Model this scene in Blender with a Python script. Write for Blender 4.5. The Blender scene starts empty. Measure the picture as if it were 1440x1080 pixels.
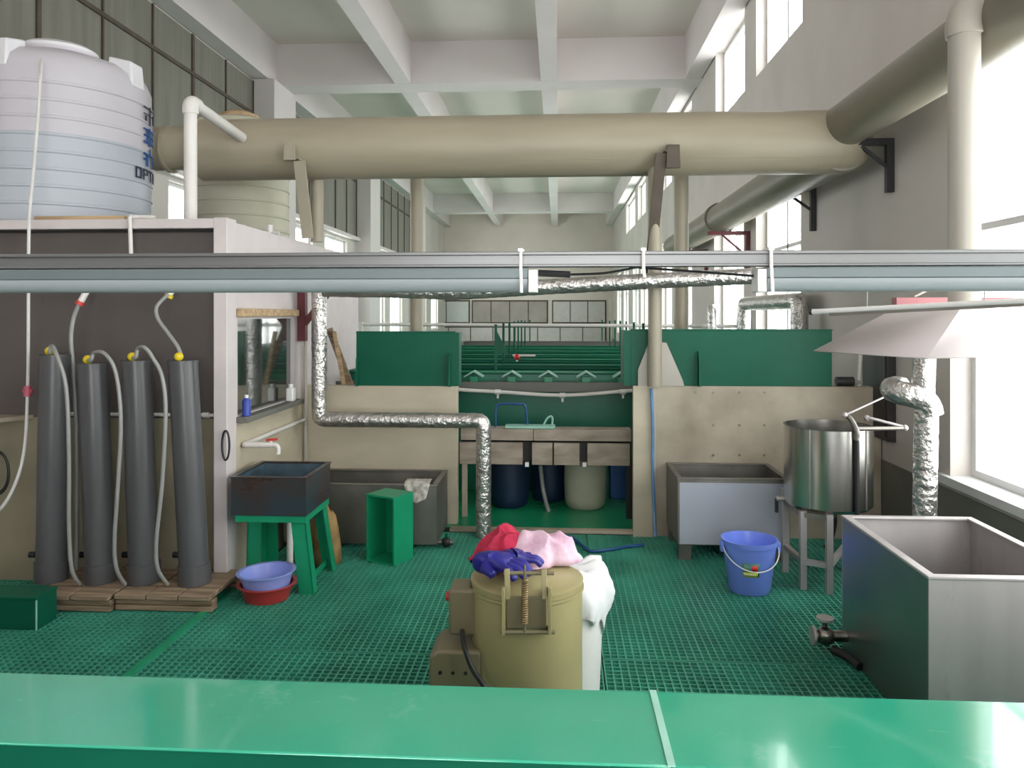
import bpy, bmesh, math, random
from mathutils import Vector, Matrix, noise
R = random.Random(7)
S = bpy.context.scene
COL = S.collection
PI = math.pi
TH = math.atan(65 / 1080); cs, sn = math.cos(TH), math.sin(TH)
EYE = 1.6

# ---- photograph point -> place in the hall (plane Y, plane X, height z or depth d) ----
def _ray(u, v):
    xc, yc = (u - 720) / 1080, (v - 442) / 1080
    return xc * cs - sn, xc * sn + cs, yc
def pY(u, v, Y):
    a, b, c = _ray(u, v); t = Y / b; return Vector((a * t, Y, EYE - c * t))
def pX(u, v, X):
    a, b, c = _ray(u, v); t = X / a; return Vector((X, b * t, EYE - c * t))
def pZ(u, v, z):
    a, b, c = _ray(u, v); t = (EYE - z) / c; return Vector((a * t, b * t, z))
def pD(u, v, d):
    a, b, c = _ray(u, v); return Vector((a * d, b * d, EYE - c * d))

# ---------------------------------------------------------------- materials
def lin(c):
    return tuple(((x / 255) / 12.92 if x / 255 <= .04045 else ((x / 255 + .055) / 1.055) ** 2.4) for x in c) + (1.0,)

def mat(name, rgb, rough=.6, metal=0.0, var=.12, scale=6.0, bump=0.0, bscale=40.0, stretch=(1, 1, 1), rgb2=None,
        spec=.5, rvar=0.0, coat=0.0, detail=4.0):
    m = bpy.data.materials.new(name); m.use_nodes = True
    nt = m.node_tree; N = nt.nodes; L = nt.links
    b = N['Principled BSDF']
    b.inputs['Roughness'].default_value = rough
    b.inputs['Metallic'].default_value = metal
    b.inputs['Specular IOR Level'].default_value = spec
    b.inputs['Coat Weight'].default_value = coat; b.inputs['Coat Roughness'].default_value = .04
    tc = N.new('ShaderNodeTexCoord'); mp = N.new('ShaderNodeMapping')
    mp.inputs['Scale'].default_value = stretch
    L.new(tc.outputs['Object'], mp.inputs['Vector'])
    nz = N.new('ShaderNodeTexNoise'); nz.inputs['Scale'].default_value = scale; nz.inputs['Detail'].default_value = detail
    L.new(mp.outputs['Vector'], nz.inputs['Vector'])
    rp = N.new('ShaderNodeValToRGB')
    c1 = lin(rgb)
    c2 = lin(rgb2) if rgb2 else tuple(x * (1 - 2 * var) for x in c1[:3]) + (1,)
    if rgb2 is None:
        c1 = tuple(min(1, x * (1 + var)) for x in c1[:3]) + (1,)
    rp.color_ramp.elements[0].position = .32; rp.color_ramp.elements[1].position = .68
    rp.color_ramp.elements[0].color = c2; rp.color_ramp.elements[1].color = c1
    L.new(nz.outputs['Fac'], rp.inputs['Fac']); L.new(rp.outputs['Color'], b.inputs['Base Color'])
    if rvar:
        mr = N.new('ShaderNodeMapRange')
        mr.inputs['To Min'].default_value = max(.02, rough - rvar); mr.inputs['To Max'].default_value = min(1, rough + rvar)
        L.new(nz.outputs['Fac'], mr.inputs['Value']); L.new(mr.outputs['Result'], b.inputs['Roughness'])
    if bump:
        n2 = N.new('ShaderNodeTexNoise'); n2.inputs['Scale'].default_value = bscale; n2.inputs['Detail'].default_value = 3
        L.new(mp.outputs['Vector'], n2.inputs['Vector'])
        bp = N.new('ShaderNodeBump'); bp.inputs['Strength'].default_value = bump; bp.inputs['Distance'].default_value = .02
        L.new(n2.outputs['Fac'], bp.inputs['Height']); L.new(bp.outputs['Normal'], b.inputs['Normal'])
    return m

def glassmat(name, tint=(1, 1, 1), refl=1.0):
    m = bpy.data.materials.new(name); m.use_nodes = True
    nt = m.node_tree; N = nt.nodes; L = nt.links
    for n in list(N): N.remove(n)
    o = N.new('ShaderNodeOutputMaterial'); t = N.new('ShaderNodeBsdfTransparent'); g = N.new('ShaderNodeBsdfGlossy')
    g.inputs['Roughness'].default_value = .03; t.inputs['Color'].default_value = (*tint, 1)
    f = N.new('ShaderNodeLayerWeight'); f.inputs['Blend'].default_value = .12
    mx = N.new('ShaderNodeMixShader'); mr = N.new('ShaderNodeMath'); mr.operation = 'MULTIPLY_ADD'
    mr.inputs[1].default_value = .6; mr.inputs[2].default_value = .03
    L.new(f.outputs['Facing'], mr.inputs[0]); L.new(mr.outputs['Value'], mx.inputs['Fac']); L.new(t.outputs['BSDF'], mx.inputs[1]); L.new(g.outputs['BSDF'], mx.inputs[2])
    L.new(mx.outputs['Shader'], o.inputs['Surface'])
    return m

def frostmat(name, rgb, fac=.5):
    m = bpy.data.materials.new(name); m.use_nodes = True
    nt = m.node_tree; N = nt.nodes; L = nt.links
    for n in list(N): N.remove(n)
    o = N.new('ShaderNodeOutputMaterial'); t = N.new('ShaderNodeBsdfTranslucent'); d = N.new('ShaderNodeBsdfPrincipled')
    d.inputs['Roughness'].default_value = .3
    t.inputs['Color'].default_value = lin(rgb); d.inputs['Base Color'].default_value = lin(rgb)
    mx = N.new('ShaderNodeMixShader'); mx.inputs['Fac'].default_value = fac
    L.new(d.outputs['BSDF'], mx.inputs[1]); L.new(t.outputs['BSDF'], mx.inputs[2]); L.new(mx.outputs['Shader'], o.inputs['Surface'])
    return m

M = dict(
    ceiling=mat('ceiling_paint', (214, 207, 200), .85, var=.03, scale=.6),
    beam=mat('beam_paint', (216, 209, 208), .8, var=.03, scale=.8),
    wall=mat('wall_paint', (204, 197, 192), .85, var=.04, scale=1.2),
    dado=mat('dado_paint', (112, 112, 106), .5, var=.06, scale=2),
    backwall=mat('back_wall_paint', (234, 221, 214), .85, var=.03, scale=.8),
    panel_grey=mat('grey_wall_board', (126, 124, 114), .55, var=.1, scale=1.2, stretch=(1, 6, .5)),
    board_grey=mat('grey_board', (176, 164, 160), .6, var=.08, scale=1.5),
    mullion=mat('brown_mullion', (84, 74, 64), .6),
    booth_dark=mat('dark_brown_sheet', (90, 83, 81), .45, var=.1, scale=2.2, rvar=.1),
    booth_low=mat('olive_sheet', (150, 141, 120), .5, var=.1, scale=2.4),
    pinkwhite=mat('pinkish_white_paint', (214, 205, 205), .5, var=.03),
    beige=mat('beige_plastic_sheet', (196, 186, 164), .45, var=.09, scale=1.8, stretch=(1, 1, 2.2), rvar=.1),
    beige_dirty=mat('stained_beige_sheet', (190, 180, 162), .5, rgb2=(146, 134, 116), scale=2.6, rvar=.1, detail=7),
    green=mat('green_plastic_sheet', (12, 92, 70), .42, var=.08, scale=2.5, rvar=.08, spec=.22),
    green_lit_front=mat('lit_green_sheet', (24, 124, 98), .35, var=.08, scale=2.5),  # lighter copy of the green sheet, brightness put into the colour
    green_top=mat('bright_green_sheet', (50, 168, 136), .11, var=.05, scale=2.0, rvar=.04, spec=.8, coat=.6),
    green_dark=mat('dark_green_sheet', (10, 66, 54), .35, var=.12, scale=2.5),
    green_box=mat('green_box_sheet', (28, 150, 108), .32, var=.06, scale=4),
    grating=mat('green_grating', (70, 158, 134), .34, var=.14, scale=3.0, rvar=.1, spec=.6),
    underfloor=mat('dark_shade_floor', (10, 28, 25), .5, var=.3, scale=3),  # dark floor, deepened to put shade into the grating holes
    greenfloor=mat('green_floor_paint', (26, 140, 96), .3, var=.1, scale=2, rvar=.1),
    floor=mat('grey_concrete', (90, 92, 88), .6, var=.1, scale=2),
    duct=mat('tan_duct_plastic', (166, 157, 136), .42, var=.06, scale=1.5, stretch=(.5, 3, 3), rvar=.08),
    duct_dark=mat('dark_duct', (128, 122, 108), .4, var=.06, scale=1.5),
    pipe_tan=mat('tan_pipe', (164, 156, 138), .4, var=.04, scale=2),
    pvc=mat('white_pvc', (224, 220, 216), .35, var=.03, scale=4),
    pvc_grey=mat('light_grey_pvc', (176, 170, 160), .35, var=.03, scale=3),
    tube=mat('dark_grey_pvc', (86, 86, 89), .35, var=.1, scale=4, stretch=(2, 2, .3), rvar=.08),
    steel=mat('stainless_steel', (196, 190, 190), .48, .55, var=.08, scale=5, stretch=(1, 1, .25), rvar=.08),
    steel_shaded_side=mat('shaded_side_steel', (158, 158, 158), .32, .92, var=.05, scale=3, rvar=.05),  # same steel as the front; side shade put into tone and gloss
    steel_dark=mat('dull_steel', (142, 138, 132), .42, .8, var=.12, scale=4, rvar=.1),
    steel_mirror=mat('polished_steel', (196, 193, 188), .24, 1.0, var=.04, scale=5, rvar=.04),
    film=mat('bluish_protective_film', (196, 200, 214), .35, .25, var=.04, scale=2),
    foil=mat('crinkled_foil', (204, 201, 198), .3, .9, var=.1, scale=14, bump=.8, bscale=30),
    alu=mat('aluminium_rail', (118, 119, 119), .38, .6, var=.05, scale=10, stretch=(.1, 4, 4)),
    lampbody=mat('lamp_body', (104, 114, 116), .45, .2, var=.04, scale=3),
    diffuser=mat('lamp_diffuser', (150, 157, 160), .35, var=.02, scale=3),
    white=mat('white_plastic', (232, 230, 228), .4, var=.02, scale=4),
    whitebag=mat('white_bag', (236, 236, 238), .55, var=.03, scale=6, bump=.25, bscale=22),
    tank=frostmat('milky_tank_plastic', (230, 226, 234), .3),
    tankwhite=mat('tank_white', (226, 226, 230), .4, var=.03, scale=3),
    tankwater=frostmat('milky_tank_plastic_water', (208, 214, 224), .25),
    tank_cream=mat('cream_tank_plastic', (196, 194, 174), .4, var=.05, scale=3),
    ink=mat('blue_ink', (34, 84, 150), .5), inkdark=mat('dark_ink', (40, 48, 70), .5),
    wood=mat('pale_wood', (192, 164, 128), .7, var=.18, scale=8, stretch=(.4, 5, 5)),
    wood_old=mat('weathered_wood', (172, 150, 126), .75, rgb2=(112, 92, 74), scale=6, stretch=(.5, 5, 6), detail=7),
    hose=mat('grey_clear_hose', (150, 150, 148), .3, var=.05), hosewhite=mat('white_hose', (216, 214, 212), .4, var=.04),
    bluehose=mat('blue_hose', (42, 92, 146), .4), bluehose2=mat('pale_blue_hose', (110, 150, 196), .35),
    yellow=mat('yellow_plastic', (226, 202, 40), .4), red=mat('red_plastic', (204, 62, 58), .4), pink=mat('pink_plastic', (196, 90, 110), .4),
    basin_blue=mat('blue_basin_plastic', (146, 160, 230), .32, var=.05, scale=5), basin_red=mat('red_basin_plastic', (176, 60, 58), .35, var=.06, scale=5),
    bucket=mat('blue_bucket_plastic', (120, 146, 238), .3, var=.04, scale=4),
    black=mat('black_rubber', (30, 30, 32), .5), blacksteel=mat('black_bracket_paint', (42, 42, 44), .5, var=.15, scale=8),
    maroon=mat('maroon_paint', (98, 40, 46), .5, var=.1), redpaint=mat('red_primer', (170, 108, 112), .55, var=.1),
    tub=mat('dark_stained_tub', (44, 62, 72), .3, rgb2=(62, 46, 40), scale=3.2, stretch=(1, 1, 2), rvar=.1),
    tub_in=mat('tub_inside', (84, 104, 116), .35, rgb2=(40, 58, 66), scale=6),
    olive=mat('olive_machine_paint', (160, 150, 108), .36, var=.05, scale=4, rvar=.06),
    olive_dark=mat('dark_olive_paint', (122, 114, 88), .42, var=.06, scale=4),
    spring=mat('rusty_spring', (150, 128, 92), .4, .5, var=.2, scale=40),
    rag=mat('grey_rag', (196, 190, 182), .9, var=.25, scale=26, bump=.3, bscale=40),
    cloth_red=mat('red_cloth', (198, 44, 78), .85, var=.15, scale=14, bump=.25, bscale=34),
    cloth_pink=mat('pale_pink_cloth', (234, 204, 220), .85, rgb2=(210, 168, 190), scale=16, bump=.25, bscale=34),
    glove=mat('blue_rubber_glove', (34, 32, 128), .38, var=.12, scale=18),
    barrel_blue=mat('navy_barrel', (24, 42, 70), .4, var=.1), barrel_cream=mat('cream_barrel', (178, 178, 158), .45, var=.06, scale=4),
    counter=mat('grey_counter', (176, 164, 150), .5, rgb2=(142, 128, 114), scale=5, stretch=(1, 1, 3)),
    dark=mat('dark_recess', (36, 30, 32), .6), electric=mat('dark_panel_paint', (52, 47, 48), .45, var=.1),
    mint=mat('mint_plastic', (156, 206, 190), .4, var=.06), bluepaint=mat('blue_paint', (34, 78, 142), .4),
    hood=mat('hood_pinkish_sheet', (206, 196, 196), .45, var=.03, scale=2),
    sack=mat('tan_sack', (168, 138, 90), .85, rgb2=(120, 92, 56), scale=9, bump=.3, bscale=30),
    frame=mat('white_window_frame', (222, 222, 222), .4, var=.02),
    glass=glassmat('clear_glass', (.95, .97, .96)),
    frost=frostmat('frosted_window', (226, 224, 218), .6),
    mirror=mat('dark_film_glass', (44, 54, 50), .1, var=.2, scale=3, stretch=(1, 6, .6), spec=1.0, coat=1.0),
    brass=mat('valve_metal', (150, 146, 140), .3, 1.0, var=.15, scale=20),
    bluelabel=mat('blue_bottle', (52, 74, 170), .4),
)

def scuff(m, rgb, scale=5.0, stretch=(1, 1, 1), lo=.66, hi=.74, amt=.6):
    # worn pale patches and scratches that belong to the sheet itself
    nt = m.node_tree; N = nt.nodes; L = nt.links; b = N['Principled BSDF']
    src = b.inputs['Base Color'].links[0].from_socket
    tc = N.new('ShaderNodeTexCoord'); mp = N.new('ShaderNodeMapping'); mp.inputs['Scale'].default_value = stretch; mp.inputs['Rotation'].default_value = (0, 0, .6)
    L.new(tc.outputs['Object'], mp.inputs['Vector'])
    n = N.new('ShaderNodeTexNoise'); n.inputs['Scale'].default_value = scale; n.inputs['Detail'].default_value = 8; n.inputs['Roughness'].default_value = .7
    L.new(mp.outputs['Vector'], n.inputs['Vector'])
    mr = N.new('ShaderNodeMapRange'); mr.inputs['From Min'].default_value = lo; mr.inputs['From Max'].default_value = hi; mr.inputs['To Max'].default_value = amt
    L.new(n.outputs['Fac'], mr.inputs['Value'])
    mx = N.new('ShaderNodeMixRGB'); mx.inputs[2].default_value = lin(rgb)
    L.new(mr.outputs['Result'], mx.inputs[0]); L.new(src, mx.inputs[1]); L.new(mx.outputs[0], b.inputs['Base Color'])
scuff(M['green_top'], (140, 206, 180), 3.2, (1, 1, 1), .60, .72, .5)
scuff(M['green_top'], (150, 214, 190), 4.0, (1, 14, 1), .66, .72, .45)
scuff(M['steel'], (120, 112, 108), 7, (1, 1, .4), .58, .75, .4)

# ---------------------------------------------------------------- mesh builder
ORG = {}
class MB:
    def __init__(s, mtx=None): s.v = []; s.f = []; s.m = mtx
    def add(s, vs, fs):
        o = len(s.v)
        for p in vs:
            p = Vector(p); s.v.append(s.m @ p if s.m else p)
        s.f += [tuple(i + o for i in q) for q in fs]; return s
    def hexa(s, p):
        return s.add(p, [(0, 3, 2, 1), (4, 5, 6, 7), (0, 1, 5, 4), (1, 2, 6, 5), (2, 3, 7, 6), (3, 0, 4, 7)])
    def box(s, x0, x1, y0, y1, z0, z1):
        return s.hexa([(x0, y0, z0), (x1, y0, z0), (x1, y1, z0), (x0, y1, z0), (x0, y0, z1), (x1, y0, z1), (x1, y1, z1), (x0, y1, z1)])
    def bar(s, a, b, w, h, up=(0, 0, 1)):
        a, b = Vector(a), Vector(b); d = (b - a).normalized(); up = Vector(up)
        if abs(d.dot(up)) > .98: up = Vector((0, 1, 0))
        x = d.cross(up).normalized() * w / 2; z = x.cross(d).normalized() * h / 2
        return s.hexa([a - x - z, a + x - z, b + x - z, b - x - z, a - x + z, a + x + z, b + x + z, b - x + z])
    def prism(s, poly, vec):
        n = len(poly); vec = Vector(vec); P = [Vector(p) for p in poly]
        return s.add(P + [p + vec for p in P], [tuple(range(n))[::-1], tuple(range(n, 2 * n))] + [(i, (i + 1) % n, n + (i + 1) % n, n + i) for i in range(n)])
    def cyl(s, a, b, r, r2=None, n=18, cap=True):
        return s.tube([a, b], r, n, r2=r2, spline=False, cap=cap)
    def tube(s, pts, r, n=10, r2=None, spline=True, cap=True, sub=6, jit=0, seed=0):
        P = [Vector(p) for p in pts]
        if spline and len(P) > 2:
            Q = []
            for i in range(len(P) - 1):
                p0 = P[max(i - 1, 0)]; p1 = P[i]; p2 = P[i + 1]; p3 = P[min(i + 2, len(P) - 1)]
                for k in range(sub):
                    t = k / sub
                    Q.append(.5 * ((2 * p1) + (p2 - p0) * t + (2 * p0 - 5 * p1 + 4 * p2 - p3) * t * t + (3 * p1 - p0 - 3 * p2 + p3) * t ** 3))
            Q.append(P[-1]); P = Q
        rr = random.Random(seed); vs = []; fs = []; prev = None; K = len(P)
        for i, p in enumerate(P):
            d = ((P[min(i + 1, K - 1)] - P[i]).normalized() + (P[i] - P[max(i - 1, 0)]).normalized())
            d = d.normalized() if d.length > 1e-6 else Vector((0, 0, 1))
            if prev is None:
                a = Vector((0, 0, 1)) if abs(d.z) < .9 else Vector((1, 0, 0))
                x = d.cross(a).normalized()
            else:
                x = (prev - d * prev.dot(d)).normalized()
            prev = x; y = d.cross(x)
            q = r if r2 is None else r + (r2 - r) * i / (K - 1)
            for k in range(n):
                a = 2 * PI * k / n; w = q * (1 + (rr.uniform(-jit, jit) if jit else 0))
                vs.append(p + (x * math.cos(a) + y * math.sin(a)) * w)
        for i in range(K - 1):
            for k in range(n):
                fs.append((i * n + k, i * n + (k + 1) % n, (i + 1) * n + (k + 1) % n, (i + 1) * n + k))
        if cap:
            fs.append(tuple(range(n))[::-1]); fs.append(tuple((K - 1) * n + k for k in range(n)))
        return s.add(vs, fs)
    def lathe(s, prof, cx, cy, n=40, z0=0.0):
        vs = []; fs = []; K = len(prof)
        for r, z in prof:
            for k in range(n):
                a = 2 * PI * k / n; vs.append((cx + max(r, 1e-4) * math.cos(a), cy + max(r, 1e-4) * math.sin(a), z0 + z))
        for i in range(K - 1):
            for k in range(n):
                fs.append((i * n + k, i * n + (k + 1) % n, (i + 1) * n + (k + 1) % n, (i + 1) * n + k))
        if prof[0] != prof[-1]:
            fs.append(tuple(range(n))[::-1]); fs.append(tuple((K - 1) * n + k for k in range(n)))
        else:
            pass
        return s.add(vs, fs)
    def ball(s, c, r, n=12, sq=(1, 1, 1)):
        c = Vector(c); vs = []; fs = []; m = n // 2
        for i in range(m + 1):
            t = PI * (i / m) if 0 < i < m else (1e-3 if i == 0 else PI - 1e-3)
            for k in range(n):
                a = 2 * PI * k / n
                vs.append(c + Vector((r * sq[0] * math.sin(t) * math.cos(a), r * sq[1] * math.sin(t) * math.sin(a), r * sq[2] * math.cos(t))))
        for i in range(m):
            for k in range(n): fs.append((i * n + k, i * n + (k + 1) % n, (i + 1) * n + (k + 1) % n, (i + 1) * n + k))
        fs.append(tuple(range(n))); fs.append(tuple(m * n + k for k in range(n)))
        return s.add(vs, fs)
    def build(s, name, m, parent=None, bevel=0, ang=40, mods=None):
        if parent is not None:
            org = ORG[parent.name]
        else:
            lo = [min(p[i] for p in s.v) for i in range(3)]; hi = [max(p[i] for p in s.v) for i in range(3)]
            org = Vector(((lo[0] + hi[0]) / 2, (lo[1] + hi[1]) / 2, lo[2]))
        me = bpy.data.meshes.new(name)
        me.from_pydata([tuple(p - org) for p in s.v], [], s.f)
        bm = bmesh.new(); bm.from_mesh(me); bmesh.ops.recalc_face_normals(bm, faces=bm.faces); bm.to_mesh(me); bm.free()
        for p in me.polygons: p.use_smooth = True
        me.set_sharp_from_angle(angle=math.radians(ang))
        me.materials.append(M[m] if isinstance(m, str) else m)
        o = bpy.data.objects.new(name, me); COL.objects.link(o)
        if parent is not None: o.parent = parent
        else: o.location = org
        ORG[o.name] = Vector(org)
        if bevel:
            b = o.modifiers.new('bevel', 'BEVEL'); b.width = bevel; b.segments = 2; b.limit_method = 'ANGLE'
        return o

def tag(o, label=None, cat=None, group=None, kind=None):
    if label: o['label'] = label
    if cat: o['category'] = cat
    if group: o['group'] = group
    if kind: o['kind'] = kind
    return o
def thing(name, label, cat, loc, group=None):
    o = bpy.data.objects.new(name, None); COL.objects.link(o); o.empty_display_size = .05
    o.location = loc; ORG[o.name] = Vector(loc)
    return tag(o, label, cat, group)
def struct(name, mb, m, parent=None, **k):
    o = mb.build(name, m, parent, **k)
    if parent is None: o['kind'] = 'structure'
    return o
def copy_tree(o, parent=None):
    c = o.copy(); COL.objects.link(c); c.parent = parent
    for ch in [x for x in bpy.data.objects if x.parent == o]: copy_tree(ch, c)
    return c

# ================================================================ SETTING
XL, XR, YB, ZB, ZS = -4.9, 2.3, 33.0, 5.36, 6.05
Y0 = -4.0
struct('floor', MB().box(XL - .3, XR + .3, Y0, 5.62, -.2, -.045).box(XL - .3, XR + .3, 5.62, YB + .3, -.2, .0), 'underfloor')
struct('trim_1', MB().box(-.80, .56, 5.62, 5.70, -.045, .02), 'beige_dirty', bevel=.004)
struct('floor_aisle', MB().box(XL, XR, 5.70, YB, 0.0, .012), 'greenfloor')

def wall_holes(x0, x1, y0, y1, z0, z1, holes):
    ys = sorted({y0, y1} | {h[0] for h in holes} | {h[1] for h in holes}); zs = sorted({z0, z1} | {h[2] for h in holes} | {h[3] for h in holes})
    mb = MB(); idx = {}; vs = []; fs = []
    def vid(x, y, z):
        k = (x, y, z)
        if k not in idx: idx[k] = len(vs); vs.append(k)
        return idx[k]
    def solid(i, j):
        if i < 0 or j < 0 or i >= len(ys) - 1 or j >= len(zs) - 1: return False
        cy, cz = (ys[i] + ys[i + 1]) / 2, (zs[j] + zs[j + 1]) / 2
        return not any(h[0] < cy < h[1] and h[2] < cz < h[3] for h in holes)
    for i in range(len(ys) - 1):
        for j in range(len(zs) - 1):
            if not solid(i, j): continue
            a, b, c, d = ys[i], ys[i + 1], zs[j], zs[j + 1]
            for x in (x0, x1): fs.append((vid(x, a, c), vid(x, b, c), vid(x, b, d), vid(x, a, d)))
            if not solid(i - 1, j): fs.append((vid(x0, a, c), vid(x1, a, c), vid(x1, a, d), vid(x0, a, d)))
            if not solid(i + 1, j): fs.append((vid(x0, b, c), vid(x1, b, c), vid(x1, b, d), vid(x0, b, d)))
            if not solid(i, j - 1): fs.append((vid(x0, a, c), vid(x1, a, c), vid(x1, b, c), vid(x0, b, c)))
            if not solid(i, j + 1): fs.append((vid(x0, a, d), vid(x1, a, d), vid(x1, b, d), vid(x0, b, d)))
    return mb.add(vs, fs)

low = [(-1.6, 1.0, .66, 3.3), (1.55, 4.66, .645, 3.3), (7.45, 9.1, .9, 3.15), (9.7, 11.5, .9, 3.15), (13.4, 15.1, .9, 3.15), (15.7, 17.4, .9, 3.15),  # first opening is out of view, added for its light
       (19.9, 21.6, .9, 3.15), (22.2, 23.9, .9, 3.15), (25.4, 27.2, .9, 3.15), (28.4, 30.2, .9, 3.15)]
upw = [(-1.6, 1.0, 4.36, 5.3), (1.55, 4.38, 4.36, 5.3), (7.4, 9.1, 4.36, 5.42), (9.65, 11.4, 4.36, 5.42), (13.4, 15.1, 4.3, 5.3), (15.7, 17.4, 4.3, 5.3),  # first two openings are out of view, added to let light in
       (20.4, 22.4, 4.3, 5.3), (23.2, 26.2, 4.3, 5.3)]
struct('wall_right', wall_holes(XR, XR + .24, Y0, YB, -.2, ZS, low + upw), 'wall')
struct('baseboard_right', MB().box(XR - .008, XR, 1.0, YB, -.045, .57), 'dado')
leftw = [(y, y + 1.7, 1.0, 3.3) for y in (6.6, 9.4, 13.4, 15.9, 19.8, 22.2, 26.6, 29.4)] + [(-3.2, -.4, 3.4, 5.2)]  # last opening is an unseen high window added for fill light
struct('wall_left', wall_holes(XL - .24, XL, Y0, YB, -.2, ZS, leftw), 'wall')
struct('wall_back', MB().box(XL - .24, XR + .24, YB, YB + .2, -.2, ZS + .2), 'backwall')
struct('wall_front', MB().box(XL, -1.2, Y0 - .2, Y0, -.2, ZS).box(1.9, XR, Y0 - .2, Y0, -.2, ZS).box(-1.2, 1.9, Y0 - .2, Y0, 3.6, ZS), 'wall')  # unseen wall behind the camera; opening placed and sized for fill light
struct('ceiling', MB().box(XL - .24, XR + .24, Y0, YB, ZS, ZS + .2), 'ceiling')
n = 0
for x in (XL + .02, -2.66, -.28, XR - .28):
    n += 1; struct('trim_%d' % (n + 1), MB().box(x, x + .26, Y0, YB, ZB + .006, ZS), 'beam')
for y in (4.6, 12.4, 18.6, 28.2):
    n += 1; struct('trim_%d' % (n + 1), MB().box(XL, XR, y, y + .5, ZB, ZS - .002), 'beam')
for y in (4.9, 12.0, 18.3, 25.0):
    n += 1; struct('trim_%d' % (n + 1), MB().box(XL, XL + .38, y, y + 1.0, -.04, ZB), 'beam')

wn = 0
def window(x, y0, y1, z0, z1, nm, trans=None, glass='glass', inward=-1):
    global wn; wn += 1
    fr = MB(); t = .05
    fr.box(x, x + .06, y0, y1, z0, z0 + t).box(x, x + .06, y0, y1, z1 - t, z1)
    for k in range(nm + 2):
        yy = y0 + (y1 - y0 - t) * k / (nm + 1); fr.box(x, x + .06, yy, yy + t, z0 + t, z1 - t)
    if trans: fr.box(x, x + .06, y0 + t, y1 - t, trans, trans + .04)
    o = struct('window_%d' % wn, fr, 'frame')
    MB().box(x + .02, x + .03, y0 + t / 2, y1 - t / 2, z0 + t / 2, z1 - t / 2).build('glass_pane', glass, o)
    return o
for k, h in enumerate(low):
    window(XR + .12, *h, 1 if k > 1 else 1, trans=2.08 if k < 2 else 2.3)
for h in upw: window(XR + .12, *h, 1)
for h in leftw: window(XL - .14, *h, 1, trans=2.4 if h[0] > 5 else 3.6)
struct('trim_20', MB().box(XR - .04, XR + .12, 1.5, 4.76, .60, .652), 'frame', bevel=.004)

# grey boards high on the left wall with their mullions
bd = struct('wall_left_boards', MB().box(XL, XL + .03, 5.9, 12.0, 3.45, 5.33).box(XL, XL + .03, 13.0, 18.3, 3.45, 5.33).box(XL, XL + .03, 19.3, 25.0, 3.45, 5.33), 'panel_grey')
mm = MB()
for a, b in ((5.9, 12.0), (13.0, 18.3), (19.3, 25.0)):
    k = int((b - a) / .88)
    for i in range(k + 1):
        y = a + (b - a) * i / k; w = .06 if i % 3 == 1 else .028
        mm.box(XL + .02, XL + .05, y - w / 2, y + w / 2, 3.45, 5.33)
    mm.box(XL + .02, XL + .055, a, b, 4.78, 4.83)
mm.build('mullion_strip', 'mullion', bd)
struct('trim_21', MB().box(XL, XL + .14, 5.9, 32.9, 3.36, 3.44), 'pinkwhite')

# booth: front sheet wall, side wall with glass, roof slab with the white edge frame
BX, BY, BE, BZ = -1.95, 4.45, 5.80, 2.09
struct('wall_booth_front', MB().box(XL, BX - .06, BY, BY + .05, .98, BZ), 'booth_dark')
struct('wall_booth_low', MB().box(XL, BX - .06, BY - .004, BY + .05, -.045, .98), 'booth_low')
struct('wall_booth_side', wall_holes(BX - .05, BX, BY + .06, BE, .93, BZ, [(BY + .12, 5.58, .98, 1.57)]), 'pinkwhite')
struct('wall_booth_side_low', MB().box(BX - .05, BX + .004, BY + .06, BE, -.045, .93), 'beige')
w = struct('window_booth', MB().box(BX - .035, BX - .03, BY + .11, 5.59, .97, 1.58), 'mirror')
struct('trim_22', MB().box(BX - .04, BX + .07, BY + .10, 5.60, .94, .975), 'dado', bevel=.004)
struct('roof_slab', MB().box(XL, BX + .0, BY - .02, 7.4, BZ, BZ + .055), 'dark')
struct('trim_23', MB().box(XL, BX + .015, BY - .07, BY - .02, BZ + .015, BZ + .072), 'pinkwhite', bevel=.004)
struct('trim_24', MB().box(BX - .062, BX + .019, BY - .074, BY + .06, -.045, BZ + .077), 'pinkwhite', bevel=.004)
# back half of the booth beyond the alcove
struct('trim_27', MB().box(BX, BX + .012, BY + .06, 7.4, BZ - .12, BZ + .06), 'pinkwhite')
struct('wall_booth_rear', MB().box(BX - .05, BX, BE + .0, 7.4, -.0, BZ), 'pinkwhite')

# ================================================================ GRATING FLOOR
def grating(x0, x1, y0, y1, label, pitch=.0355, bw=.0068, z1=0.0, z0=-.04):
    nx = max(1, round((x1 - x0 - bw) / pitch)); ny = max(1, round((y1 - y0 - bw) / pitch))
    px = (x1 - x0 - bw) / nx; py = (y1 - y0 - bw) / ny
    xs = []; ys = []
    for i in range(nx + 1): xs += [x0 + i * px, x0 + i * px + bw]
    for j in range(ny + 1): ys += [y0 + j * py, y0 + j * py + bw]
    W = len(xs); vs = [(x, y, z1) for y in ys for x in xs]; fs = []
    nb = len(vs); vs += [(x, y, z0) for y in ys for x in xs]
    for j in range(len(ys) - 1):
        for i in range(W - 1):
            a = j * W + i; q = (a, a + 1, a + 1 + W, a + W)
            if i % 2 and j % 2:
                for k in range(4):
                    e, f = q[k], q[(k + 1) % 4]; fs.append((e, f, f + nb, e + nb))
            else: fs.append(q)
    b = [(0, W - 1), (W - 1, W * len(ys) - 1), (W * len(ys) - 1, W * (len(ys) - 1)), (W * (len(ys) - 1), 0)]
    for e, f in b: fs.append((e, f, f + nb, e + nb))
    mb = MB(); mb.v = [Vector(v) for v in vs]; mb.f = fs
    o = mb.build('floor_grating', 'grating'); return tag(o, label, 'floor grating', 'green floor gratings')
GX = -1.90
grating(-3.9, GX - .022, 1.75, 4.44, 'green floor grating panel at left in front of the four dark tubes')
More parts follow.
